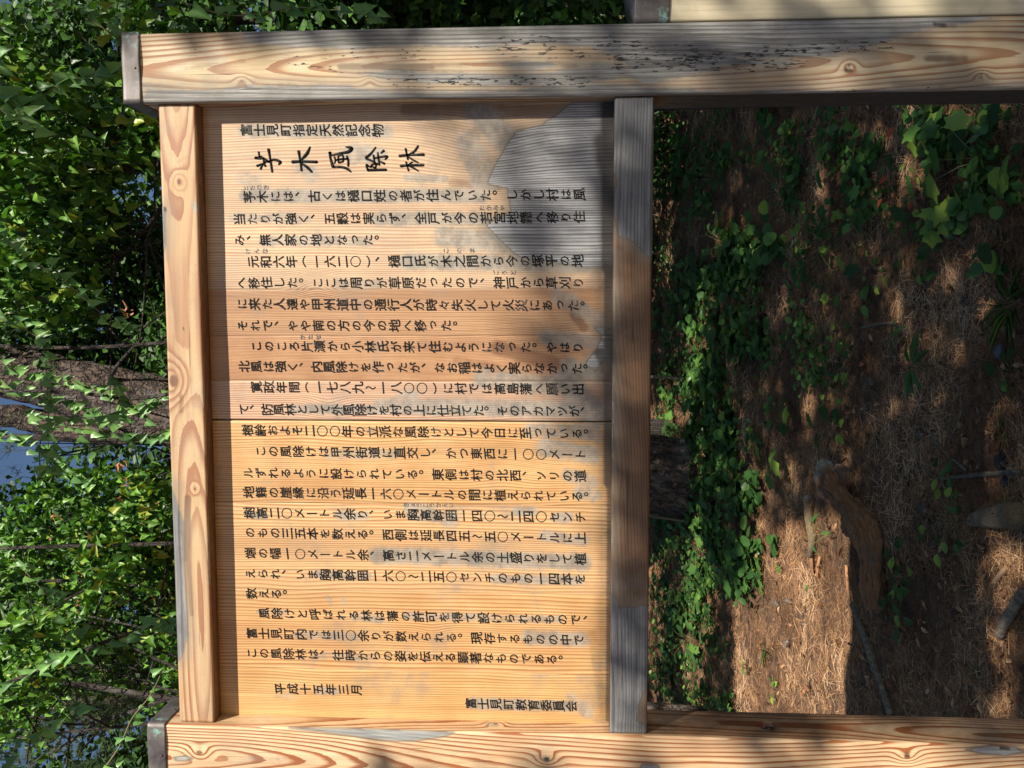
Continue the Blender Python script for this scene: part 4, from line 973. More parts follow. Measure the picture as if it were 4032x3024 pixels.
# hanging vines with their own leaves
vl = []
for q in range(6):
    m_ = leafcloud('leaf', np.zeros((1, 3)), np.array([[0, 1., 0]]), np.array([[0, 0, 1.]]), 1.0, T_birch, np.array([.15 + q / 6.])); m_.materials.append(M_leafB); vl.append(m_)
def vine(pts, y, label, n, size, mats=vl, stemm=M_stem, r=.0022, name='hanging_vine', grp=None):
    P_ = [pix(p[0], p[1], y + (p[2] if len(p) > 2 else 0)) for p in pts]; o0 = P_[0].copy()
    o = thing(name, label, 'vine', tuple(o0), grp); q = smoothpath([p - o0 for p in P_], 8)
    v_, f_ = tube(q, np.linspace(r * 1.4, r * .7, len(q)), 5); link('stem', mesh_np('stem', v_, f_, True), stemm, o)
    for k in range(n):
        s_ = q[min(len(q) - 1, int(len(q) * (k + .5) / n))]
        sidev = rng.normal(0, .012, 3)
        tp_ = np.array([random.choice((-1, 1)) * random.uniform(.3, .9), -.3 + random.uniform(-.3, .3), -1.0])
        put_leaf(random.choice(mats), s_ + sidev, tp_, (random.uniform(-.4, .4), -1, random.uniform(.1, .9)), size * random.uniform(.7, 1.25), o)
    return o
vine([(-60, 900), (150, 1040), (280, 1130), (420, 1250), (520, 1300)], 1.5, 'vine with small triangular leaves hanging right of the pine trunk', 26, .050)
vine([(-40, 1240), (150, 1330), (180, 1450), (190, 1600), (190, 1760), (200, 1860)], 1.6, 'leafy vine trailing across the face of the pine trunk', 34, .058)
vine([(160, 1880), (180, 1700), (420, 1660), (480, 1560), (430, 1480)], 1.7, 'short vine with broad leaves looping over the pine trunk', 22, .056)
vine([(-40, 1420), (120, 1480), (260, 1500), (420, 1560), (560, 1640)], 2.6, 'climbing vine spiralling up the lit side of the pine trunk', 44, .058)
vine([(680, 1540), (560, 1600), (430, 1640), (300, 1600), (150, 1560), (-30, 1500)], 2.7, 'climbing vine hugging the middle of the pine trunk', 44, .060)
vine([(700, 1700), (560, 1740), (420, 1700), (280, 1680), (100, 1640)], 2.6, 'climbing vine on the shaded side of the pine trunk', 40, .060)
vine([(-40, 1700), (60, 1720), (160, 1760), (240, 1830), (330, 1900)], 2.4, 'leafy trailer crossing the open sky beside the pine fork', 30, .058)
vine([(-60, 3040), (90, 2920), (250, 2830), (330, 2760)], 1.6, 'leafy yellow-green shoot above the cap of the left post', 11, .075)
vine([(400, 3040), (470, 2940), (520, 2830), (590, 2740), (640, 2640)], .9, 'thin yellow-green vine climbing past the left bronze cap', 12, .034)
vine([(-40, 2720), (150, 2640), (330, 2560), (520, 2490), (680, 2440)], 1.9, 'dark bough with large drooping leaves above the left end of the rail', 30, .078, stemm=M_twig, r=.009)
vine([(-60, 2060), (100, 2250), (220, 2380), (300, 2480)], 1.8, 'leafy twig hanging from the top edge left of the pine', 22, .058)
vine([(-50, 150), (60, 420), (240, 330), (420, 280)], 1.5, 'long leafy twig at the upper right corner beside the right post cap', 24, .075)
vine([(0, 430), (60, 470), (110, 480), (160, 530)], 1.2, 'short bare-stemmed twig with two bright yellow-green leaves', 6, .060, mats=vl[4:])
vine([(600, -40), (900, 60), (1200, 30), (1500, 70)], 1.8, 'shaded twig crossing behind the right post', 16, .075)
vine([(330, 60), (500, 200), (390, 330)], 1.7, 'leafy twig right behind the right bronze cap', 14, .06)
for k, (pts, l) in enumerate((([(0, 2160), (300, 2150), (690, 2140)], 'thin dark bough level with the pink seeds'), ([(-30, 1360), (300, 1370), (660, 1350)], 'thin dark bough passing right of the pine trunk'),
                              ([(20, 1540), (280, 1545), (500, 1570), (680, 1550)], 'thin dark bough crossing the pine trunk'), ([(0, 2290), (400, 2290), (690, 2330)], 'thin dark bough above the middle of the left leaves'))):
    bough([(u, v, 2.4 + .1 * k) for u, v in pts], .008, .011, l)

# ---------------------------------------------------------------- undergrowth seen through the lower opening
def shrub(u, v, label, n, size, r, T=T_oval, mat=M_leafG, parts=60, name='shrub', h=.3, grp=None, cat='shrub'):
    b = at_g(u, v); o = thing(name, label, cat, tuple(b), grp)
    C = blob(np.array([0, 0, h]), (r, r * .8, h), n, .3); C[:, 2] = np.abs(C[:, 2]) + .01
    t, no = hang(n, -.1, .8); no[:, 2] += .6; no[:, 1] -= .1
    st = []
    for k in range(7):
        e = C[random.randrange(n)]; q = branch_pts((0, 0, -.02), e, .03, 4); st.append(tube(q, np.linspace(.005, .0018, len(q)), 4))
    v_, f_ = join(st); link('stem', mesh_np('stem', v_, f_), M_twig, o)
    sz = size * rng.uniform(.6, 1.2, n); k = min(parts, n)
    if k:
        ms = []
        for q in range(4):
            m_ = leafcloud('leaf', np.zeros((1, 3)), np.array([[0, 1., 0]]), np.array([[0, 0, 1.]]), 1.0, T, np.array([q / 3.5])); m_.materials.append(mat); ms.append(m_)
        for i_ in range(k): put_leaf(random.choice(ms), C[i_], t[i_], no[i_], sz[i_], o)
    if n > k:
        link('foliage', leafcloud('foliage', C[k:], t[k:], no[k:], sz[k:], T), mat, o, kind='stuff')
    return o
# low dark thicket along the horizon
for k, (x_, y_, w_) in enumerate(((-4.6, 7.6, 1.3), (-3.2, 8.4, 1.3), (-1.6, 8.8, 1.2), (-.2, 8.2, 1.2), (.9, 7.6, 1.2), (1.9, 6.6, 1.2), (2.7, 5.2, 1.0))):
    b = np.array([x_, y_, float(ground_z(x_, y_))]); o = thing('thicket_bush', ['dark bush at the left end of the thicket', 'dark bush left of the pine base', 'dark bush just behind the pine base', 'dark bush behind the middle of the bottom rail',
        'dark bush under the right half of the bottom rail', 'dark bush near the right post, far side', 'dark bush close behind the right post'][k], 'bush', tuple(b), 'dark bushes of the thicket')
    n = 3200; C = blob(np.array([0, 0, .75]), (w_, .6, .85), n, .2); C = C[C[:, 2] > 0]; t, no = hang(len(C), .1, .8); no[:, 2] += .4
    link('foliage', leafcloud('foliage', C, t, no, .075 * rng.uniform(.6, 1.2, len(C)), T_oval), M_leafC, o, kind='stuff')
    st = []
    for q_ in range(9):
        q = branch_pts((rng.normal(0, .1), 0, -.05), C[random.randrange(len(C))], .1, 5); st.append(tube(q, np.linspace(.014, .004, len(q)), 5))
    v_, f_ = join(st); link('stems', mesh_np('stems', v_, f_), M_twig, o)

# ground cover: many small seedlings, denser towards the back
def cover(n, umin, umax, vmin, vmax, size, T, name, label, mat=M_leafG, dens=None):
    C = []; tries = 0
    ux = rng.uniform(umin, umax, n * 3); vx = rng.uniform(vmin, vmax, n * 3)
    nz = vnoise(np.stack([ux / 90, vx / 90, ux * 0 + size * 40], -1))
    keep = nz > .52 if dens is None else nz > dens(ux, vx)
    ux, vx = ux[keep][:n], vx[keep][:n]
    P_ = at_g(ux, vx)
    k = 5; P2 = np.repeat(P_, k, 0) + np.stack([rng.normal(0, .045, len(P_) * k), rng.normal(0, .045, len(P_) * k), rng.uniform(.01, .10, len(P_) * k)], -1)
    m = len(P2); th = rng.random(m) * 6.28
    t = np.stack([np.cos(th), np.sin(th), rng.normal(.0, .35, m)], -1); no = np.stack([rng.normal(0, .35, m), -.35 + rng.normal(0, .35, m), np.ones(m)], -1)
    link(name, leafcloud(name, P2, t, no, size * rng.uniform(.5, 1.25, m), T), mat, kind='stuff', label=label, cat='ground cover')
dfar = lambda k: (lambda u, v: k + .40 * np.clip((u - 2860) / 250, 0, 1) + .22 * np.clip((v - 2250) / 300, 0, 1) * np.clip((u - 2750) / 150, 0, 1) + .10 * (v < 900))
cover(750, 2590, 3100, 400, 2800, .050, T_oval, 'ground_cover', 'small oval-leaved green undergrowth at the back of the needle floor', dens=dfar(.42))
cover(330, 2590, 3150, 400, 2800, .085, T_maple, 'ground_cover', 'lobed ivy-like leaves in the undergrowth at the back', dens=dfar(.44))
cover(240, 2650, 3200, 400, 2700, .080, T_round, 'ground_cover', 'rounder broad leaves scattered through the back undergrowth', dens=dfar(.46))
cover(170, 3050, 4032, 400, 1050, .040, T_round, 'ground_cover', 'low green leaves carpeting the ground beside the right post', dens=lambda u, v: .58 + .25 * np.clip((v - 750) / 250, 0, 1))
cover(70, 3000, 4032, 400, 1150, .055, T_maple, 'ground_cover', 'lobed leaves among the carpet beside the right post', dens=lambda u, v: .56 + .25 * np.clip((v - 750) / 250, 0, 1))
cover(200, 2560, 2900, 2100, 2790, .045, T_oval, 'ground_cover', 'bright small leaves growing behind the left end of the bottom rail', dens=lambda u, v: .42 + 0 * u)
cover(60, 3150, 3300, 1000, 1500, .045, T_oval, 'ground_cover', 'seedlings edging the open needle floor', dens=lambda u, v: .5 + 0 * u)

# individual plants -----------------------------------------------------------
def gmesh(T, mat, k=4, lo=0.0, hi=1.0):
    ms = []
    for q in range(k):
        m_ = leafcloud('leaf', np.zeros((1, 3)), np.array([[0, 1., 0]]), np.array([[0, 0, 1.]]), 1.0, T, np.array([lo + (hi - lo) * q / max(1, k - 1)])); m_.materials.append(mat); ms.append(m_)
    return ms
GM = {'oval': gmesh(T_oval, M_leafG), 'round': gmesh(T_round, M_leafG), 'maple': gmesh(T_maple, M_leafG), 'long': gmesh(T_long, M_leafG, lo=.2, hi=.7), 'birch': gmesh(T_birch, M_leafG), 'bright': gmesh(T_oval, M_leafG, 3, .9, 1.0),
      'brightmaple': gmesh(T_maple, M_leafG, 3, .85, .99), 'red': gmesh(T_oval, M_red), 'dead': gmesh(T_dead, M_dead)}
def plant(u, v, kind, n, size, label, h=.10, spread=.06, wh=False, grp=None):
    b = at_g(u, v); o = thing('seedling', label, 'plant', tuple(b), grp); st = []
    for k in range(n):
        th = 2 * math.pi * (k * .382 + random.random() * .15)
        z_ = h * (.35 + .65 * k / n) if not wh else h
        root = np.array([math.cos(th) * spread * .4, math.sin(th) * spread * .4, z_])
        if not wh: root = root + np.array([math.cos(th), math.sin(th), 0]) * spread * random.uniform(.2, 1)
        st.append(tube([(0, 0, -.01), (root[0] * .4, root[1] * .4, z_ * .6), tuple(root)], [.0018, .0014, .001], 4))
        put_leaf(random.choice(GM[kind]), root, (math.cos(th), math.sin(th), random.uniform(-.35, .2)), (random.uniform(-.3, .3), -.35 + random.uniform(-.3, .3), 1), size * random.uniform(.75, 1.15), o)
    v_, f_ = join(st); link('stem', mesh_np('stem', v_, f_), M_stem, o)
    return o
PL = [(3691, 1440, 'long', 7, .13, 'seedling with seven long drooping leaves on brown needles', .10, .05, True), (3990, 1455, 'oval', 5, .075, 'small oval-leaved plant at the bottom edge of the view', .06, .05, False),
      (3778, 2030, 'oval', 20, .055, 'bushy clump of small green leaves beside the yellow log', .10, .13, False), (3590, 2250, 'oval', 10, .06, 'dark green seedling in the shadow left of the rotten log', .08, .08, False),
      (3570, 2330, 'oval', 8, .06, 'green seedling in the board shadow above the long stick', .08, .07, False), (3560, 2420, 'oval', 9, .055, 'green seedling whose pointed leaves touch the rotten log end', .07, .08, False),
      (3290, 2100, 'long', 7, .075, 'upright shoot with narrow leaves at the edge of the sunlit patch', .16, .05, False), (3080, 2235, 'bright', 5, .04, 'tiny bright seedling in the middle of the sunlit needles', .03, .02, True),
      (3190, 2320, 'bright', 4, .028, 'tiniest bright seedling on the sunlit needles', .02, .015, True), (2960, 2630, 'bright', 5, .06, 'bright trifoliate seedling at the rim of the sunlit patch', .06, .04, True),
      (2820, 2570, 'maple', 8, .085, 'lobed green seedling behind the left end of the bottom rail', .14, .1, False), (2720, 2520, 'round', 7, .12, 'broad heart-leaved plant with pale edges near the left post', .2, .12, False),
      (2790, 2700, 'round', 8, .10, 'round-leaved plant against the left post', .14, .1, False), (2760, 2740, 'round', 7, .075, 'small round-leaved plant just above the left post edge', .06, .08, False),
      (2700, 2370, 'oval', 6, .10, 'pale fern-like seedling by the bottom rail', .16, .06, True), (3060, 2720, 'bright', 7, .05, 'bright sprig at the lower rim of the sunlit needles', .05, .05, False),
      (2890, 1370, 'round', 4, .12, 'big pale round-leaved plant under the middle of the bottom rail', .16, .08, True), (2780, 1560, 'round', 5, .12, 'cluster of four broad dark leaves left of the first clump', .16, .09, True),
      (2810, 1640, 'brightmaple', 2, .085, 'light green two-lobed seedling in the ivy', .1, .04, True), (2890, 1700, 'round', 6, .085, 'grey-green round-leaved seedling in the ivy', .1, .07, False),
      (3110, 1850, 'brightmaple', 4, .12, 'large bright lobed leaf plant beside the white-ended log', .12, .08, True), (3000, 1800, 'maple', 6, .10, 'mid green lobed plant above the bright one', .12, .1, False), (2850, 1835, 'bright', 6, .05, 'bright yellow-green sprig in the dark undergrowth', .1, .05, False),
      (3130, 1640, 'maple', 3, .11, 'single star-shaped pale leaf cluster on the needle slope', .08, .06, True), (3260, 1660, 'maple', 4, .09, 'dark lobed seedling on the needle slope', .08, .08, False), (3330, 1560, 'oval', 9, .06, 'oval-leaved seedling above the pine cone', .08, .1, False),
      (3350, 1690, 'oval', 6, .065, 'three-leaved seedling just before the log', .06, .07, True), (3360, 1430, 'oval', 8, .06, 'green seedling right of the small pine cone', .08, .09, False), (3270, 1580, 'bright', 3, .05, 'seedling with one yellow leaf', .05, .04, True),
      (3000, 1180, 'oval', 10, .075, 'leafy seedling in shade under the right half of the rail', .14, .12, False), (2830, 700, 'oval', 8, .06, 'light green sprig deep in the dark thicket', .25, .08, False), (2880, 960, 'oval', 12, .055, 'cluster of light leaves in the dark thicket', .2, .12, False),
      (2820, 860, 'long', 5, .10, 'narrow-leaved shoot in the dark thicket', .2, .05, True), (3080, 750, 'round', 7, .11, 'dark broad-leaved plant behind the right post', .18, .12, False), (3300, 650, 'long', 5, .16, 'long single leaves leaning right of the thicket', .1, .06, True),
      (3700, 440, 'brightmaple', 5, .10, 'bright lobed plant beside the right post', .14, .1, False), (3860, 470, 'round', 10, .06, 'round bright leaves at the foot of the right post', .08, .12, False), (3680, 560, 'bright', 9, .055, 'light green cluster with reddish leaf near the right post', .07, .1, False),
      (3620, 720, 'round', 12, .05, 'dense round-leaved patch in half shade', .06, .12, False), (3760, 700, 'maple', 7, .12, 'big dark lobed leaves near the bottom edge right', .16, .14, False), (3900, 620, 'maple', 7, .12, 'largest dark lobed plant at the right edge below', .16, .14, False),
      (3820, 850, 'brightmaple', 3, .085, 'yellow-green three-lobed leaf over dark leaves', .1, .05, True), (3960, 840, 'round', 6, .11, 'broad dark leaves at the bottom edge', .12, .1, False), (3560, 960, 'oval', 12, .055, 'oval-leaved trailing seedling in half shade', .06, .13, False),
      (3640, 980, 'oval', 8, .06, 'bright oval-leaved seedling on the needles', .05, .1, False), (3420, 940, 'maple', 7, .10, 'lobed seedling in the middle of the right undergrowth', .12, .1, False), (3480, 1080, 'bright', 6, .06, 'yellow-green seedling at the end of the leafy patch', .07, .07, False),
      (3440, 1190, 'bright', 3, .09, 'single broad light green leaf on the needles', .04, .03, True), (3350, 1290, 'oval', 6, .075, 'spreading seedling right of the cone', .08, .08, False), (3560, 1330, 'long', 3, .10, 'narrow leaf pair on bare needles', .05, .03, True),
      (3290, 1060, 'maple', 7, .08, 'dusty green lobed seedling in the ivy', .1, .1, False), (3200, 900, 'round', 9, .055, 'pale green round-leaved seedling below the thicket', .08, .1, False)]
for p in PL: plant(p[0], p[1], p[2], p[3], p[4] * (.72 if p[1] < 1100 and p[0] > 3000 else .9), p[5], p[6], p[7], p[8])
# grass tufts
def tuft(u, v, n, L, label, mat=M_leafG):
    b = at_g(u, v); th = rng.random(n) * 6.28; d = np.stack([np.cos(th), np.sin(th), rng.uniform(.2, 1.0, n)], -1)
    me = leafcloud('grass_tuft', np.zeros((n, 3)), d, np.stack([rng.normal(0, .5, n), rng.normal(0, .5, n), np.ones(n)], -1), L * rng.uniform(.6, 1.1, n), (T_long[0] * np.array([.09, 1, 1.5]), T_long[1]))
    o = link('grass_tuft', me, mat, None, label, 'grass'); o.location = tuple(b)
tuft(3960, 1700, 22, .09, 'thin grass tuft on the small sunlit spot at the bottom'); tuft(4000, 1200, 46, .17, 'fine grass tuft at the bottom edge below the right post'); tuft(3010, 2320, 16, .09, 'short grass tuft at the rim of the sunlit patch'); tuft(3850, 2640, 60, .03, 'tiny moss-like grass tuft beyond the board shadow')
tuft(3020, 2560, 18, .11, 'wispy grass tuft between seedlings near the left post')

# ---------------------------------------------------------------- wood, sticks, cones, dead leaves
def log_mat(name, a, b):
    t = NT(name); c = t.coord(); n = t.noise(t.coord((30, 30, 30)), 1, 5, .7); n2 = t.noise(c, 7, 4, .6); at_ = t.attr('len')
    cx = t.new('ShaderNodeCombineXYZ'); t.l.new(t.math('MULTIPLY', at_, 9), cx.inputs[0]); t.l.new(t.math('MULTIPLY', t.attr('sn'), 7), cx.inputs[1]); t.l.new(t.math('MULTIPLY', t.attr('cs'), 7), cx.inputs[2]); n3 = t.noise(cx.outputs[0], 1, 6, .72)
    col = t.mix(t.step(n3, .35, .65), b, a); col = t.mix(t.math('MULTIPLY', t.step(n3, .52, .60), .85), col, (.035, .02, .014)); col = t.mix(t.step(n2, .5, .65), col, (.15, .11, .075))
    wh = t.math('MULTIPLY', t.math('SUBTRACT', 1.0, t.step(at_, .04, .14)), t.step(n, .35, .5)); col = t.mix(wh, col, (.42, .43, .36))
    return t.out(col, .9, t.bump(t.math('ADD', n, n3), 1.0, .012))
def groundlog(name, label, cat, pts, rad, mat, n=14, rough=.25, lift=.55, k=7):
    P_ = [at_g(u, v) for u, v in pts]; r = np.interp(np.linspace(0, 1, (len(P_) - 1) * k + 1), np.linspace(0, 1, len(rad)), rad)
    o0 = P_[0]; q = smoothpath(P_, k); q[:, 2] = ground_z(q[:, 0], q[:, 1]) + r * lift + .014; q = q - o0
    V, F = tube(q, r, n); ctr = np.repeat(q, n, 0); oo = V - ctr
    an = np.tile(np.arange(n) / n * 6.2832, len(q)); ln = np.repeat(np.linspace(0, 1, len(q)), n); rid = fbm(np.stack([np.cos(an) * 3.2, np.sin(an) * 3.2, ln * 5], -1) + 4, 3) - .5; h = 1 + rough * (fbm((V + o0) * 20, 3) - .5) * 1.6 + rough * rid * 1.8; V = ctr + oo * h[:, None]
    me = mesh_np(name, V, F, n > 12, dict(len=np.repeat(np.linspace(0, 1, len(q)), n), sn=np.tile(np.sin(np.arange(n) / n * 6.2832), len(q)), cs=np.tile(np.cos(np.arange(n) / n * 6.2832), len(q)))); o = link(name, me, mat, None, label, cat); o.location = tuple(o0); return o
M_log = log_mat('rotten_log_wood', (.42, .21, .085), (.15, .07, .035)); M_log2 = log_mat('yellowed_log_wood', (.36, .27, .14), (.20, .14, .075))
groundlog('rotten_log', 'crooked rotten log with a white-lichened broken end', 'log', [(3280, 1830), (3335, 1930), (3410, 2020), (3462, 2110), (3478, 2240), (3490, 2400)], [.034, .058, .046, .060, .054, .048, .036], M_log, 40, .70, lift=.85, k=14)
groundlog('log_stub', 'short curled root stub beside the rotten log head', 'log', [(3330, 1850), (3365, 1880), (3345, 1925)], [.03, .035, .03], M_log, 12, .3)
groundlog('fallen_branch', 'yellowish decayed log at the bottom edge', 'log', [(3855, 2050), (3930, 2040), (4060, 2030)], [.018, .035, .045], M_log2, 14, .35)
groundlog('fallen_branch', 'long straight stick in the shadow of the board', 'stick', [(3378, 2378), (3420, 2490), (3470, 2640), (3529, 2813)], [.017, .019, .018, .015], M_stick, 8, .25)
groundlog('fallen_branch', 'grey stick at the bottom left corner of the ground', 'stick', [(3963, 2501), (4000, 2425), (4060, 2330)], [.016, .018, .019], M_stick, 8, .2)
groundlog('fallen_branch', 'forked twig trunk lying at the bottom edge', 'stick', [(3724, 1886), (3860, 1870), (4040, 1858)], [.006, .009, .011], M_stick, 7, .2)
groundlog('fallen_branch', 'thin twig running up from the forked twig', 'stick', [(3664, 1674), (3697, 1734), (3760, 1800), (3827, 1853)], [.004, .006, .006, .007], M_stick, 6, .2)
groundlog('fallen_branch', 'curved thin twig beside the forked twig', 'stick', [(3621, 1772), (3640, 1830), (3691, 1875), (3730, 1886)], [.004, .005, .005, .004], M_stick, 6, .2)
groundlog('fallen_branch', 'arching fine twig on the brown needles', 'stick', [(3780, 1500), (3800, 1560), (3798, 1640), (3751, 1750)], [.003, .004, .004, .003], M_stick, 6, .2)
groundlog('fallen_branch', 'split wooden lath standing out of the sunlit needles', 'stick', [(3193, 1957), (3206, 2040), (3217, 2114), (3205, 2190)], [.020, .024, .022, .012], M_log2, 8, .2)
groundlog('fallen_branch', 'two short grey twigs lying in the right undergrowth', 'stick', [(3348, 520), (3352, 590), (3355, 680)], [.007, .008, .006], M_stick, 7, .2)
groundlog('fallen_branch', 'pale twig leaning in the right undergrowth', 'stick', [(3464, 700), (3470, 640), (3478, 600)], [.004, .004, .003], M_stick, 6, .2)
groundlog('fallen_branch', 'crooked grey twig in the middle of the brown needles', 'stick', [(3400, 1290), (3480, 1275), (3540, 1275), (3590, 1310)], [.004, .006, .008, .010], M_stick, 7, .3)
# slender stems beside the pine base
for k, (u0, v0, u1, v1, r_, l) in enumerate(((2700, 1490, 2500, 1480, .016, 'slim dark sapling stem right of the pine base'), (2735, 2060, 2530, 2025, .013, 'slim grey sapling stem left of the pine base'))):
    b = at_g(u0, v0); e = at_y(u1, v1, b[1] + .05); e2 = b + (e - b) * 6
    o = thing('sapling', l, 'tree', tuple(b)); q = smoothpath([(0, 0, -.05), e - b, (e - b) * 3 + np.array([.05, 0, 0]), e2 - b], 5)
    v_, f_ = tube(q, np.linspace(r_, r_ * .5, len(q)), 9, True, .006); link('trunk', mesh_np('trunk', v_, f_, True), M_stick, o)
    C = blob(e2 - b, (.6, .5, .6), 500); C = C[keep_sky(C + b)]; t, no = hang(len(C)); link('crown', leafcloud('crown', C, t, no, .06 * rng.uniform(.6, 1.1, len(C)), T_oval), M_leafC, o, kind='stuff')

def cone_mesh():
    parts_ = [tube([(0, 0, -.0), (0, 0, .03)], [.012, .006], 8)]
    for lv in range(7):
        z_ = .002 + lv * .0052; R = .021 * math.sin(math.pi * (.22 + .66 * (1 - lv / 7.5))) ; m = 9 if lv < 5 else 6
        for k in range(m):
            a = 2 * math.pi * (k / m + lv * .37); ca, sa = math.cos(a), math.sin(a); w = .0058
            def pt_(r, s_, zz): return (ca * r - sa * s_, sa * r + ca * s_, zz)
            V = np.array([pt_(.006, -w * .5, z_), pt_(.006, w * .5, z_), pt_(R, w, z_ + .006), pt_(R, -w, z_ + .006), pt_(R + .002, 0, z_ + .009), pt_(R * .6, 0, z_ + .008)])
            parts_.append((V, [[0, 1, 2, 3], [3, 2, 4], [0, 3, 5], [1, 5, 2], [3, 4, 5], [4, 2, 5]]))
    return join(parts_)
cv, cf = cone_mesh(); M_cone = (lambda t: t.out(t.mix(t.step(t.noise(t.coord(), 150, 3), .4, .6), (.075, .055, .042), (.20, .155, .12)), .8))(NT('pine_cone_scales'))
cme = mesh_np('pine_cone', cv, cf); cme.materials.append(M_cone)
for k, (u, v, s_, l) in enumerate(((3450, 1515, 1.0, 'dark pine cone alone on the brown needles'), (3650, 1712, .95, 'dark pine cone above the forked twig'), (3660, 2020, 1.3, 'largest grey pine cone below the rotten log'), (3758, 564, 1.0, 'pine cone among the green leaves at right'),
                                (3810, 1198, 1.0, 'pine cone in shade on the right needles'), (3074, 2384, 1.15, 'pale pine cone on the sunlit needles, upper of two'), (3124, 2373, 1.0, 'pale pine cone beside the upper one on sunlit needles'), (3113, 2523, 1.15, 'sunlit pine cone nearest the left post'),
                                (2936, 2081, 1.0, 'dark pine cone at the back near the undergrowth'), (3510, 1585, .8, 'half-buried small pine cone'), (3440, 2370, 1.0, 'dark cone beside the end of the rotten log'))):
    b = at_g(u, v); o = link('pine_cone', cme, None, None, l, 'pine cone', 'pine cones on the forest floor'); o.location = (b[0], b[1], b[2] + .012); o.scale = (s_ * .85,) * 3
    o.rotation_euler = (random.uniform(.6, 1.6), random.uniform(-.4, .4), random.uniform(0, 6.28))
# dark stones / charred pieces
import bmesh
def stone(u, v, r, label, colr):
    bm = bmesh.new(); bmesh.ops.create_icosphere(bm, subdivisions=3, radius=1.0)
    P_ = np.array([w.co[:] for w in bm.verts]); h = 1 + .35 * (fbm(P_ * 1.7 + u, 3) - .5) * 2
    for w, hh in zip(bm.verts, h): w.co = w.co * hh; w.co.z *= .6
    me = bpy.data.meshes.new('stone'); bm.to_mesh(me); bm.free(); t = NT('dark_stone'); m = t.out(t.mix(t.noise(t.coord(), 3, 4), colr, tuple(c * 2 for c in colr)), .6, t.bump(t.noise(t.coord(), 8, 4), .6, .05))
    b = at_g(u, v); o = link('stone', me, m, None, label, 'stone'); o.location = (b[0], b[1], b[2] + r * .3); o.scale = (r, r, r)
stone(3952, 1820, .030, 'glossy black lump on the small sunlit spot', (.012, .012, .014)); stone(3968, 1897, .024, 'bluish black lump under the forked twig', (.02, .022, .03)); stone(3950, 1385, .028, 'pale blue-grey flat stone at the bottom edge', (.09, .11, .125))
# dead leaves and bark chips, individually for the ones that show
DL = [(3065, 2290, 'curled brown dead leaf at the upper rim of the sunlit patch'), (3240, 2370, 'orange dead leaf near the shadow edge'), (3310, 2520, 'bluish folded dead leaf on the sunlit needles'), (3330, 2150, 'reddish long dead leaf beside the upright shoot'),
      (3180, 2590, 'brown dead leaf in the centre of the sunlit needles'), (3060, 2560, 'rust dead leaf left of the wispy grass'), (3100, 2620, 'orange-red small dead leaf on sunlit needles'), (3270, 2620, 'pinkish dead leaf near the snail-like curl'),
      (2990, 2380, 'upright curled dead leaf above the two cones'), (2840, 2460, 'crumpled brown leaf behind the left seedlings'), (3200, 2720, 'light tan dead leaf close to the left post'), (3410, 1440, 'tan bark flake in the brown needles'),
      (3310, 1680, 'broad brown dead leaf beside the three-leaved seedling'), (3250, 1240, 'pale crumpled leaf in shade'), (3130, 1150, 'long hanging dried leaf in the right undergrowth'), (3600, 1180, 'long folded brown leaf on the needles'),
      (3545, 1050, 'pale grey crumpled leaf in shade on the right'), (3480, 750, 'brown folded leaf amid green leaves'), (3620, 1400, 'orange-brown leaf on bare needles'), (3560, 1450, 'white scrap of birch bark on the needles'), (3400, 1410, 'pale wood chip near the seedling'),
      (3830, 1730, 'brown narrow leaf under the fine twig'), (3640, 1960, 'pale brown round leaf near the largest cone'), (3790, 2160, 'whitish leaf in the shadow beside the yellow log'), (3230, 1870, 'speckled pale leaf between seedling and log')]
n_ = 260; P_ = at_g(rng.uniform(2850, 4032, n_), rng.uniform(420, 2830, n_)); P_[:, 2] += .02; d, s = rot_frames(n_, .3); nn = np.cross(s, d) + rng.normal(0, .3, (n_, 3))
link('fallen_leaves', leafcloud('fallen_leaves', P_, d, nn, rng.uniform(.016, .036, n_), T_dead), M_dead, None, 'small curled brown leaves scattered through the needle litter', 'leaf litter', kind='stuff')
for u, v, l in DL:
    b = at_g(u, v); o = link('dead_leaf', random.choice(GM['dead']), None, None, l, 'dead leaf', 'dead leaves on the needles'); s_ = random.uniform(.032, .055)
    o.location = (b[0], b[1], b[2] + .012); o.scale = (s_,) * 3; o.rotation_euler = (random.uniform(-.4, .4), random.uniform(-.4, .4), random.uniform(0, 6.28))
for u, v, l in ((3590, 500, 'red-orange leaf beside the bright lobed plant'), (3560, 700, 'orange leaf in the round-leaved patch'), (3540, 780, 'small crimson leaf in the round-leaved patch'), (3665, 790, 'salmon-red curled leaf over dark leaves'), (3850, 425, 'orange leaf at the edge of the right post')):
    b = at_g(u, v); o = link('reddened_leaf', random.choice(GM['red']), None, None, l, 'leaf', 'reddened leaves in the undergrowth'); o.location = (b[0], b[1], b[2] + .07); o.scale = (.05,) * 3
    o.rotation_euler = (.5, random.uniform(-.4, .4), random.uniform(0, 6.28))
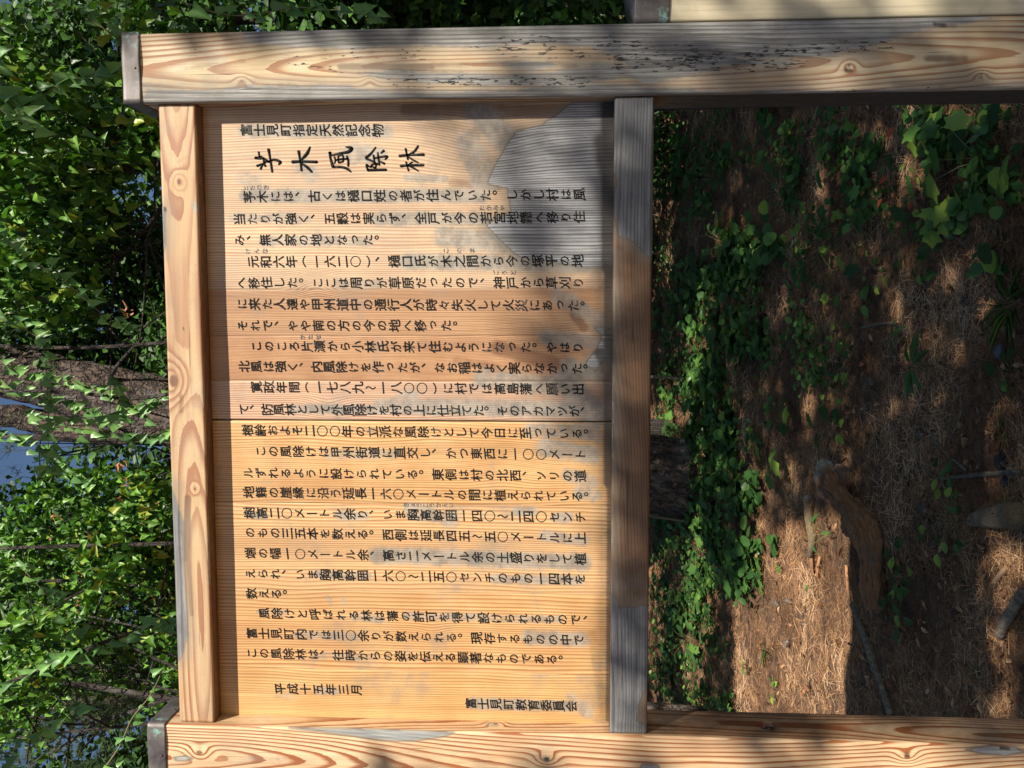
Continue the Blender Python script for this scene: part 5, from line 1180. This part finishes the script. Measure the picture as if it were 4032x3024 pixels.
# flat bark strips
M_chip = mat_rnd('bark_chip', [(0, (.05, .03, .02)), (.4, (.20, .09, .045)), (.8, (.44, .22, .10)), (1, (.50, .33, .20))], .8)
def chips(n, name, label, area):
    P_ = at_g(rng.uniform(area[0], area[1], n), rng.uniform(area[2], area[3], n))
    P_[:, 2] += .012; d, s = rot_frames(n, .15); nn = np.cross(s, d); nn *= np.sign(nn[:, 2:3])
    me = leafcloud(name, P_, d, nn, rng.uniform(.012, .045, n), (T_long[0] * np.array([1.4, 1, .6]), T_long[1])); link(name, me, M_chip, None, label, 'bark chips', kind='stuff')
chips(1500, 'bark_chips', 'flakes of bark and small dead leaves strewn over the needles', (2900, 4032, 420, 2830))
for k, (u0, v0, u1, v1, w, l) in enumerate(((3200, 2180, 3210, 2270, .022, 'orange strip of bark, left one of a pair in the sun'), (3235, 2190, 3225, 2275, .016, 'orange strip of bark, right one of a pair in the sun'), (3340, 2225, 3358, 2375, .014, 'long pale bark strip at the edge of the board shadow'), (3920, 2300, 3985, 2225, .009, 'pale split chip near the bottom left corner'))):
    a = at_g(u0, v0); b = at_g(u1, v1); o0 = a; m = (a + b) / 2; d = b - a; L = np.linalg.norm(d); d /= L; s = np.cross(d, [0, 0, 1]); s /= np.linalg.norm(s)
    rows = []
    for t_ in np.linspace(0, 1, 9):
        c_ = d * L * t_ + np.array([0, 0, .010 + .006 * math.sin(t_ * 3)]); ww = w * (.6 + .5 * math.sin(t_ * 3.0 + .2)) * random.uniform(.8, 1.1)
        rows += [c_ - s * ww, c_ + np.array([0, 0, .006]), c_ + s * ww]
    nV = len(rows); V = np.array(rows + [r - np.array([0, 0, .006]) for r in rows]); F = []
    for i in range(8):
        for j in range(2): F.append([i * 3 + j, i * 3 + j + 1, i * 3 + j + 4, i * 3 + j + 3]); F.append([nV + i * 3 + j, nV + i * 3 + j + 3, nV + i * 3 + j + 4, nV + i * 3 + j + 1])
        F.append([i * 3, i * 3 + 3, nV + i * 3 + 3, nV + i * 3]); F.append([i * 3 + 2, nV + i * 3 + 2, nV + i * 3 + 5, i * 3 + 5])
    F += [[0, nV, nV + 1, 1], [1, nV + 1, nV + 2, 2], [24, 25, nV + 25, nV + 24], [25, 26, nV + 26, nV + 25]]
    o = link('bark_strip', mesh_np('bark_strip', V, F, False, dict(rnd=np.full(len(V), .5 + .15 * k))), M_chip, None, l, 'bark strip'); o.location = tuple(o0)

# ---------------------------------------------------------------- trees behind the photographer that dapple the light
def shade_prob(P):
    """how much of the sun the canopy takes away at surface point P (sign or ground)"""
    U, W, D = proj(P); onsign = P[:, 1] < .06
    s = np.zeros(len(P))
    # sign
    bu = np.interp(W, [400, 700, 900, 1150, 1600, 1800, 2100, 2400, 2830], [1620, 1640, 1900, 1960, 2010, 2120, 2230, 2400, 2430])
    sg = np.clip((U - bu) / 130, 0, 1) * .40
    sg = np.where((W > 2390) & (W < 2840) & (U > 2400), .46, sg)
    sg = np.where(W > 2840, np.clip((U - 2300) / 500, 0, 1) * .22, sg)
    post = W < 400; sg = np.where(post, np.clip((U - 1350) / 300, 0, 1) * .34 + np.clip((U - 2250) / 200, 0, 1) * .26, sg)
    sg = np.where(post & (np.hypot((U - 2060) / 130, (W - 150) / 60) < 1), .25, sg)
    # ground
    lit = np.zeros(len(P))
    lit = np.maximum(lit, ((U > 2890 + 60 * (W < 2300)) & (U < 3420) & (W > 2080 - (U - 2900) * .15) & (W < 3400)) * 1.0)
    for (u, v, ru, rv, a) in ((2720, 2330, 120, 260, .75), (2620, 2700, 60, 400, .5), (3930, 1680, 45, 70, .9), (3960, 2500, 80, 380, .35), (3000, 1950, 60, 120, .6), (3190, 1600, 30, 50, .8), (2870, 1850, 40, 40, .7), (3110, 1850, 50, 40, .7),
                               (2800, 920, 90, 100, .45), (2980, 1000, 60, 60, .5), (3250, 750, 30, 80, .7), (3700, 480, 130, 110, .6), (3620, 700, 80, 90, .5), (3880, 800, 70, 60, .6), (2640, 1480, 60, 120, .5), (3500, 1080, 60, 60, .5), (3560, 1250, 60, 60, .4)):
        lit = np.maximum(lit, a * (np.hypot((U - u) / ru, (W - v) / rv) < 1))
    gs = .93 - lit * .93
    gs = np.where(P[:, 1] > 5.0, 0.12, gs)
    gs = np.where((P[:, 1] < .4), .0, gs)
    return np.where(onsign, sg, gs)
e1 = np.cross(SUN, [0, 0, 1]); e1 /= np.linalg.norm(e1); e2 = np.cross(e1, SUN)
NC = 125000
A_ = rng.uniform(-4.5, 4.5, NC); B_ = rng.uniform(-3.6, 3.6, NC); O = np.array([-.6, 1.2, 1.0])
P0 = O + A_[:, None] * e1 + B_[:, None] * e2
t_s = (.02 - P0[:, 1]) / SUN[1]; H = P0 + t_s[:, None] * SUN
ons = ((np.abs(H[:, 0]) < .87) & (H[:, 2] > 1.30) & (H[:, 2] < 2.45)) | ((np.abs(H[:, 0]) > .70) & (np.abs(H[:, 0]) < .87) & (H[:, 2] > .2) & (H[:, 2] < 2.45)) | ((H[:, 0] > .86) & (H[:, 0] < 1.05) & (H[:, 2] > .2) & (H[:, 2] < 1.35))
G = P0.copy()
tg = np.zeros(NC)
for k in range(6):
    Q = P0 - tg[:, None] * SUN; tg += (Q[:, 2] - ground_z(Q[:, 0], Q[:, 1])) / SUN[2]
G = P0 - tg[:, None] * SUN
S_ = np.where(ons[:, None], H, G); prob = shade_prob(S_)
prob = np.where(~ons & (np.abs(G[:, 0] + .4) > 4.2), prob * .5, prob)
# crown shaped for shade: leaves kept where the surface should be shaded
keep = (rng.random(NC) < prob ** 1.6)
C = S_[keep] + rng.uniform(7.0, 10.5, keep.sum())[:, None] * SUN
half = A_[keep] > .1
M_leafS = mat_rnd('shade_tree_leaf', [(0, (.03, .08, .02)), (1, (.07, .16, .035))], .5, .2)
for k, (m, At, lab) in enumerate(((half, 2.3, 'leafy shade tree behind the photographer, standing more to the left'), (~half, -2.9, 'leafy shade tree behind the photographer, farther right'))):
    Ck = C[m]; Ak = A_[keep][m]; dist = -6.6
    hz = np.array([SUN[0], SUN[1], 0]); hz /= np.linalg.norm(hz)
    b = O + At * e1 + hz * 6.8; b[2] = float(ground_z(b[0], b[1]))
    far_ = Ck[np.abs(Ak) > 1.3] if (np.abs(Ak) > 1.3).sum() > 50 else Ck
    o = thing('shade_tree', lab, 'tree', tuple(b)); q = smoothpath([(0, 0, -.2), (.03, .05, 2.5), (-.03, .0, 5.0), (0, .05, 7.6)], 7)
    v_, f_ = tube(q, np.linspace(.16, .03, len(q)), 12, True, .02); link('trunk', mesh_np('trunk', v_, f_, True), M_bark, o)
    bl = []
    for kk in range(14):
        e = far_[random.randrange(len(far_))] - b; a = q[int(len(q) * random.uniform(.45, .95))]; pp = branch_pts(a, e, .2); bl.append(tube(pp, np.linspace(.03, .006, len(pp)), 5))
    v_, f_ = join(bl); link('branches', mesh_np('branches', v_, f_), M_twig, o)
    n = len(Ck); t = rng.normal(0, 1, (n, 3)); no = SUN + rng.normal(0, .7, (n, 3))
    link('crown', leafcloud('crown', Ck - b, t, no, .105 * rng.uniform(.7, 1.2, n), T_simple), M_leafS, o, kind='stuff')
print('canopy leaves', len(C), 'objects', len(bpy.data.objects))
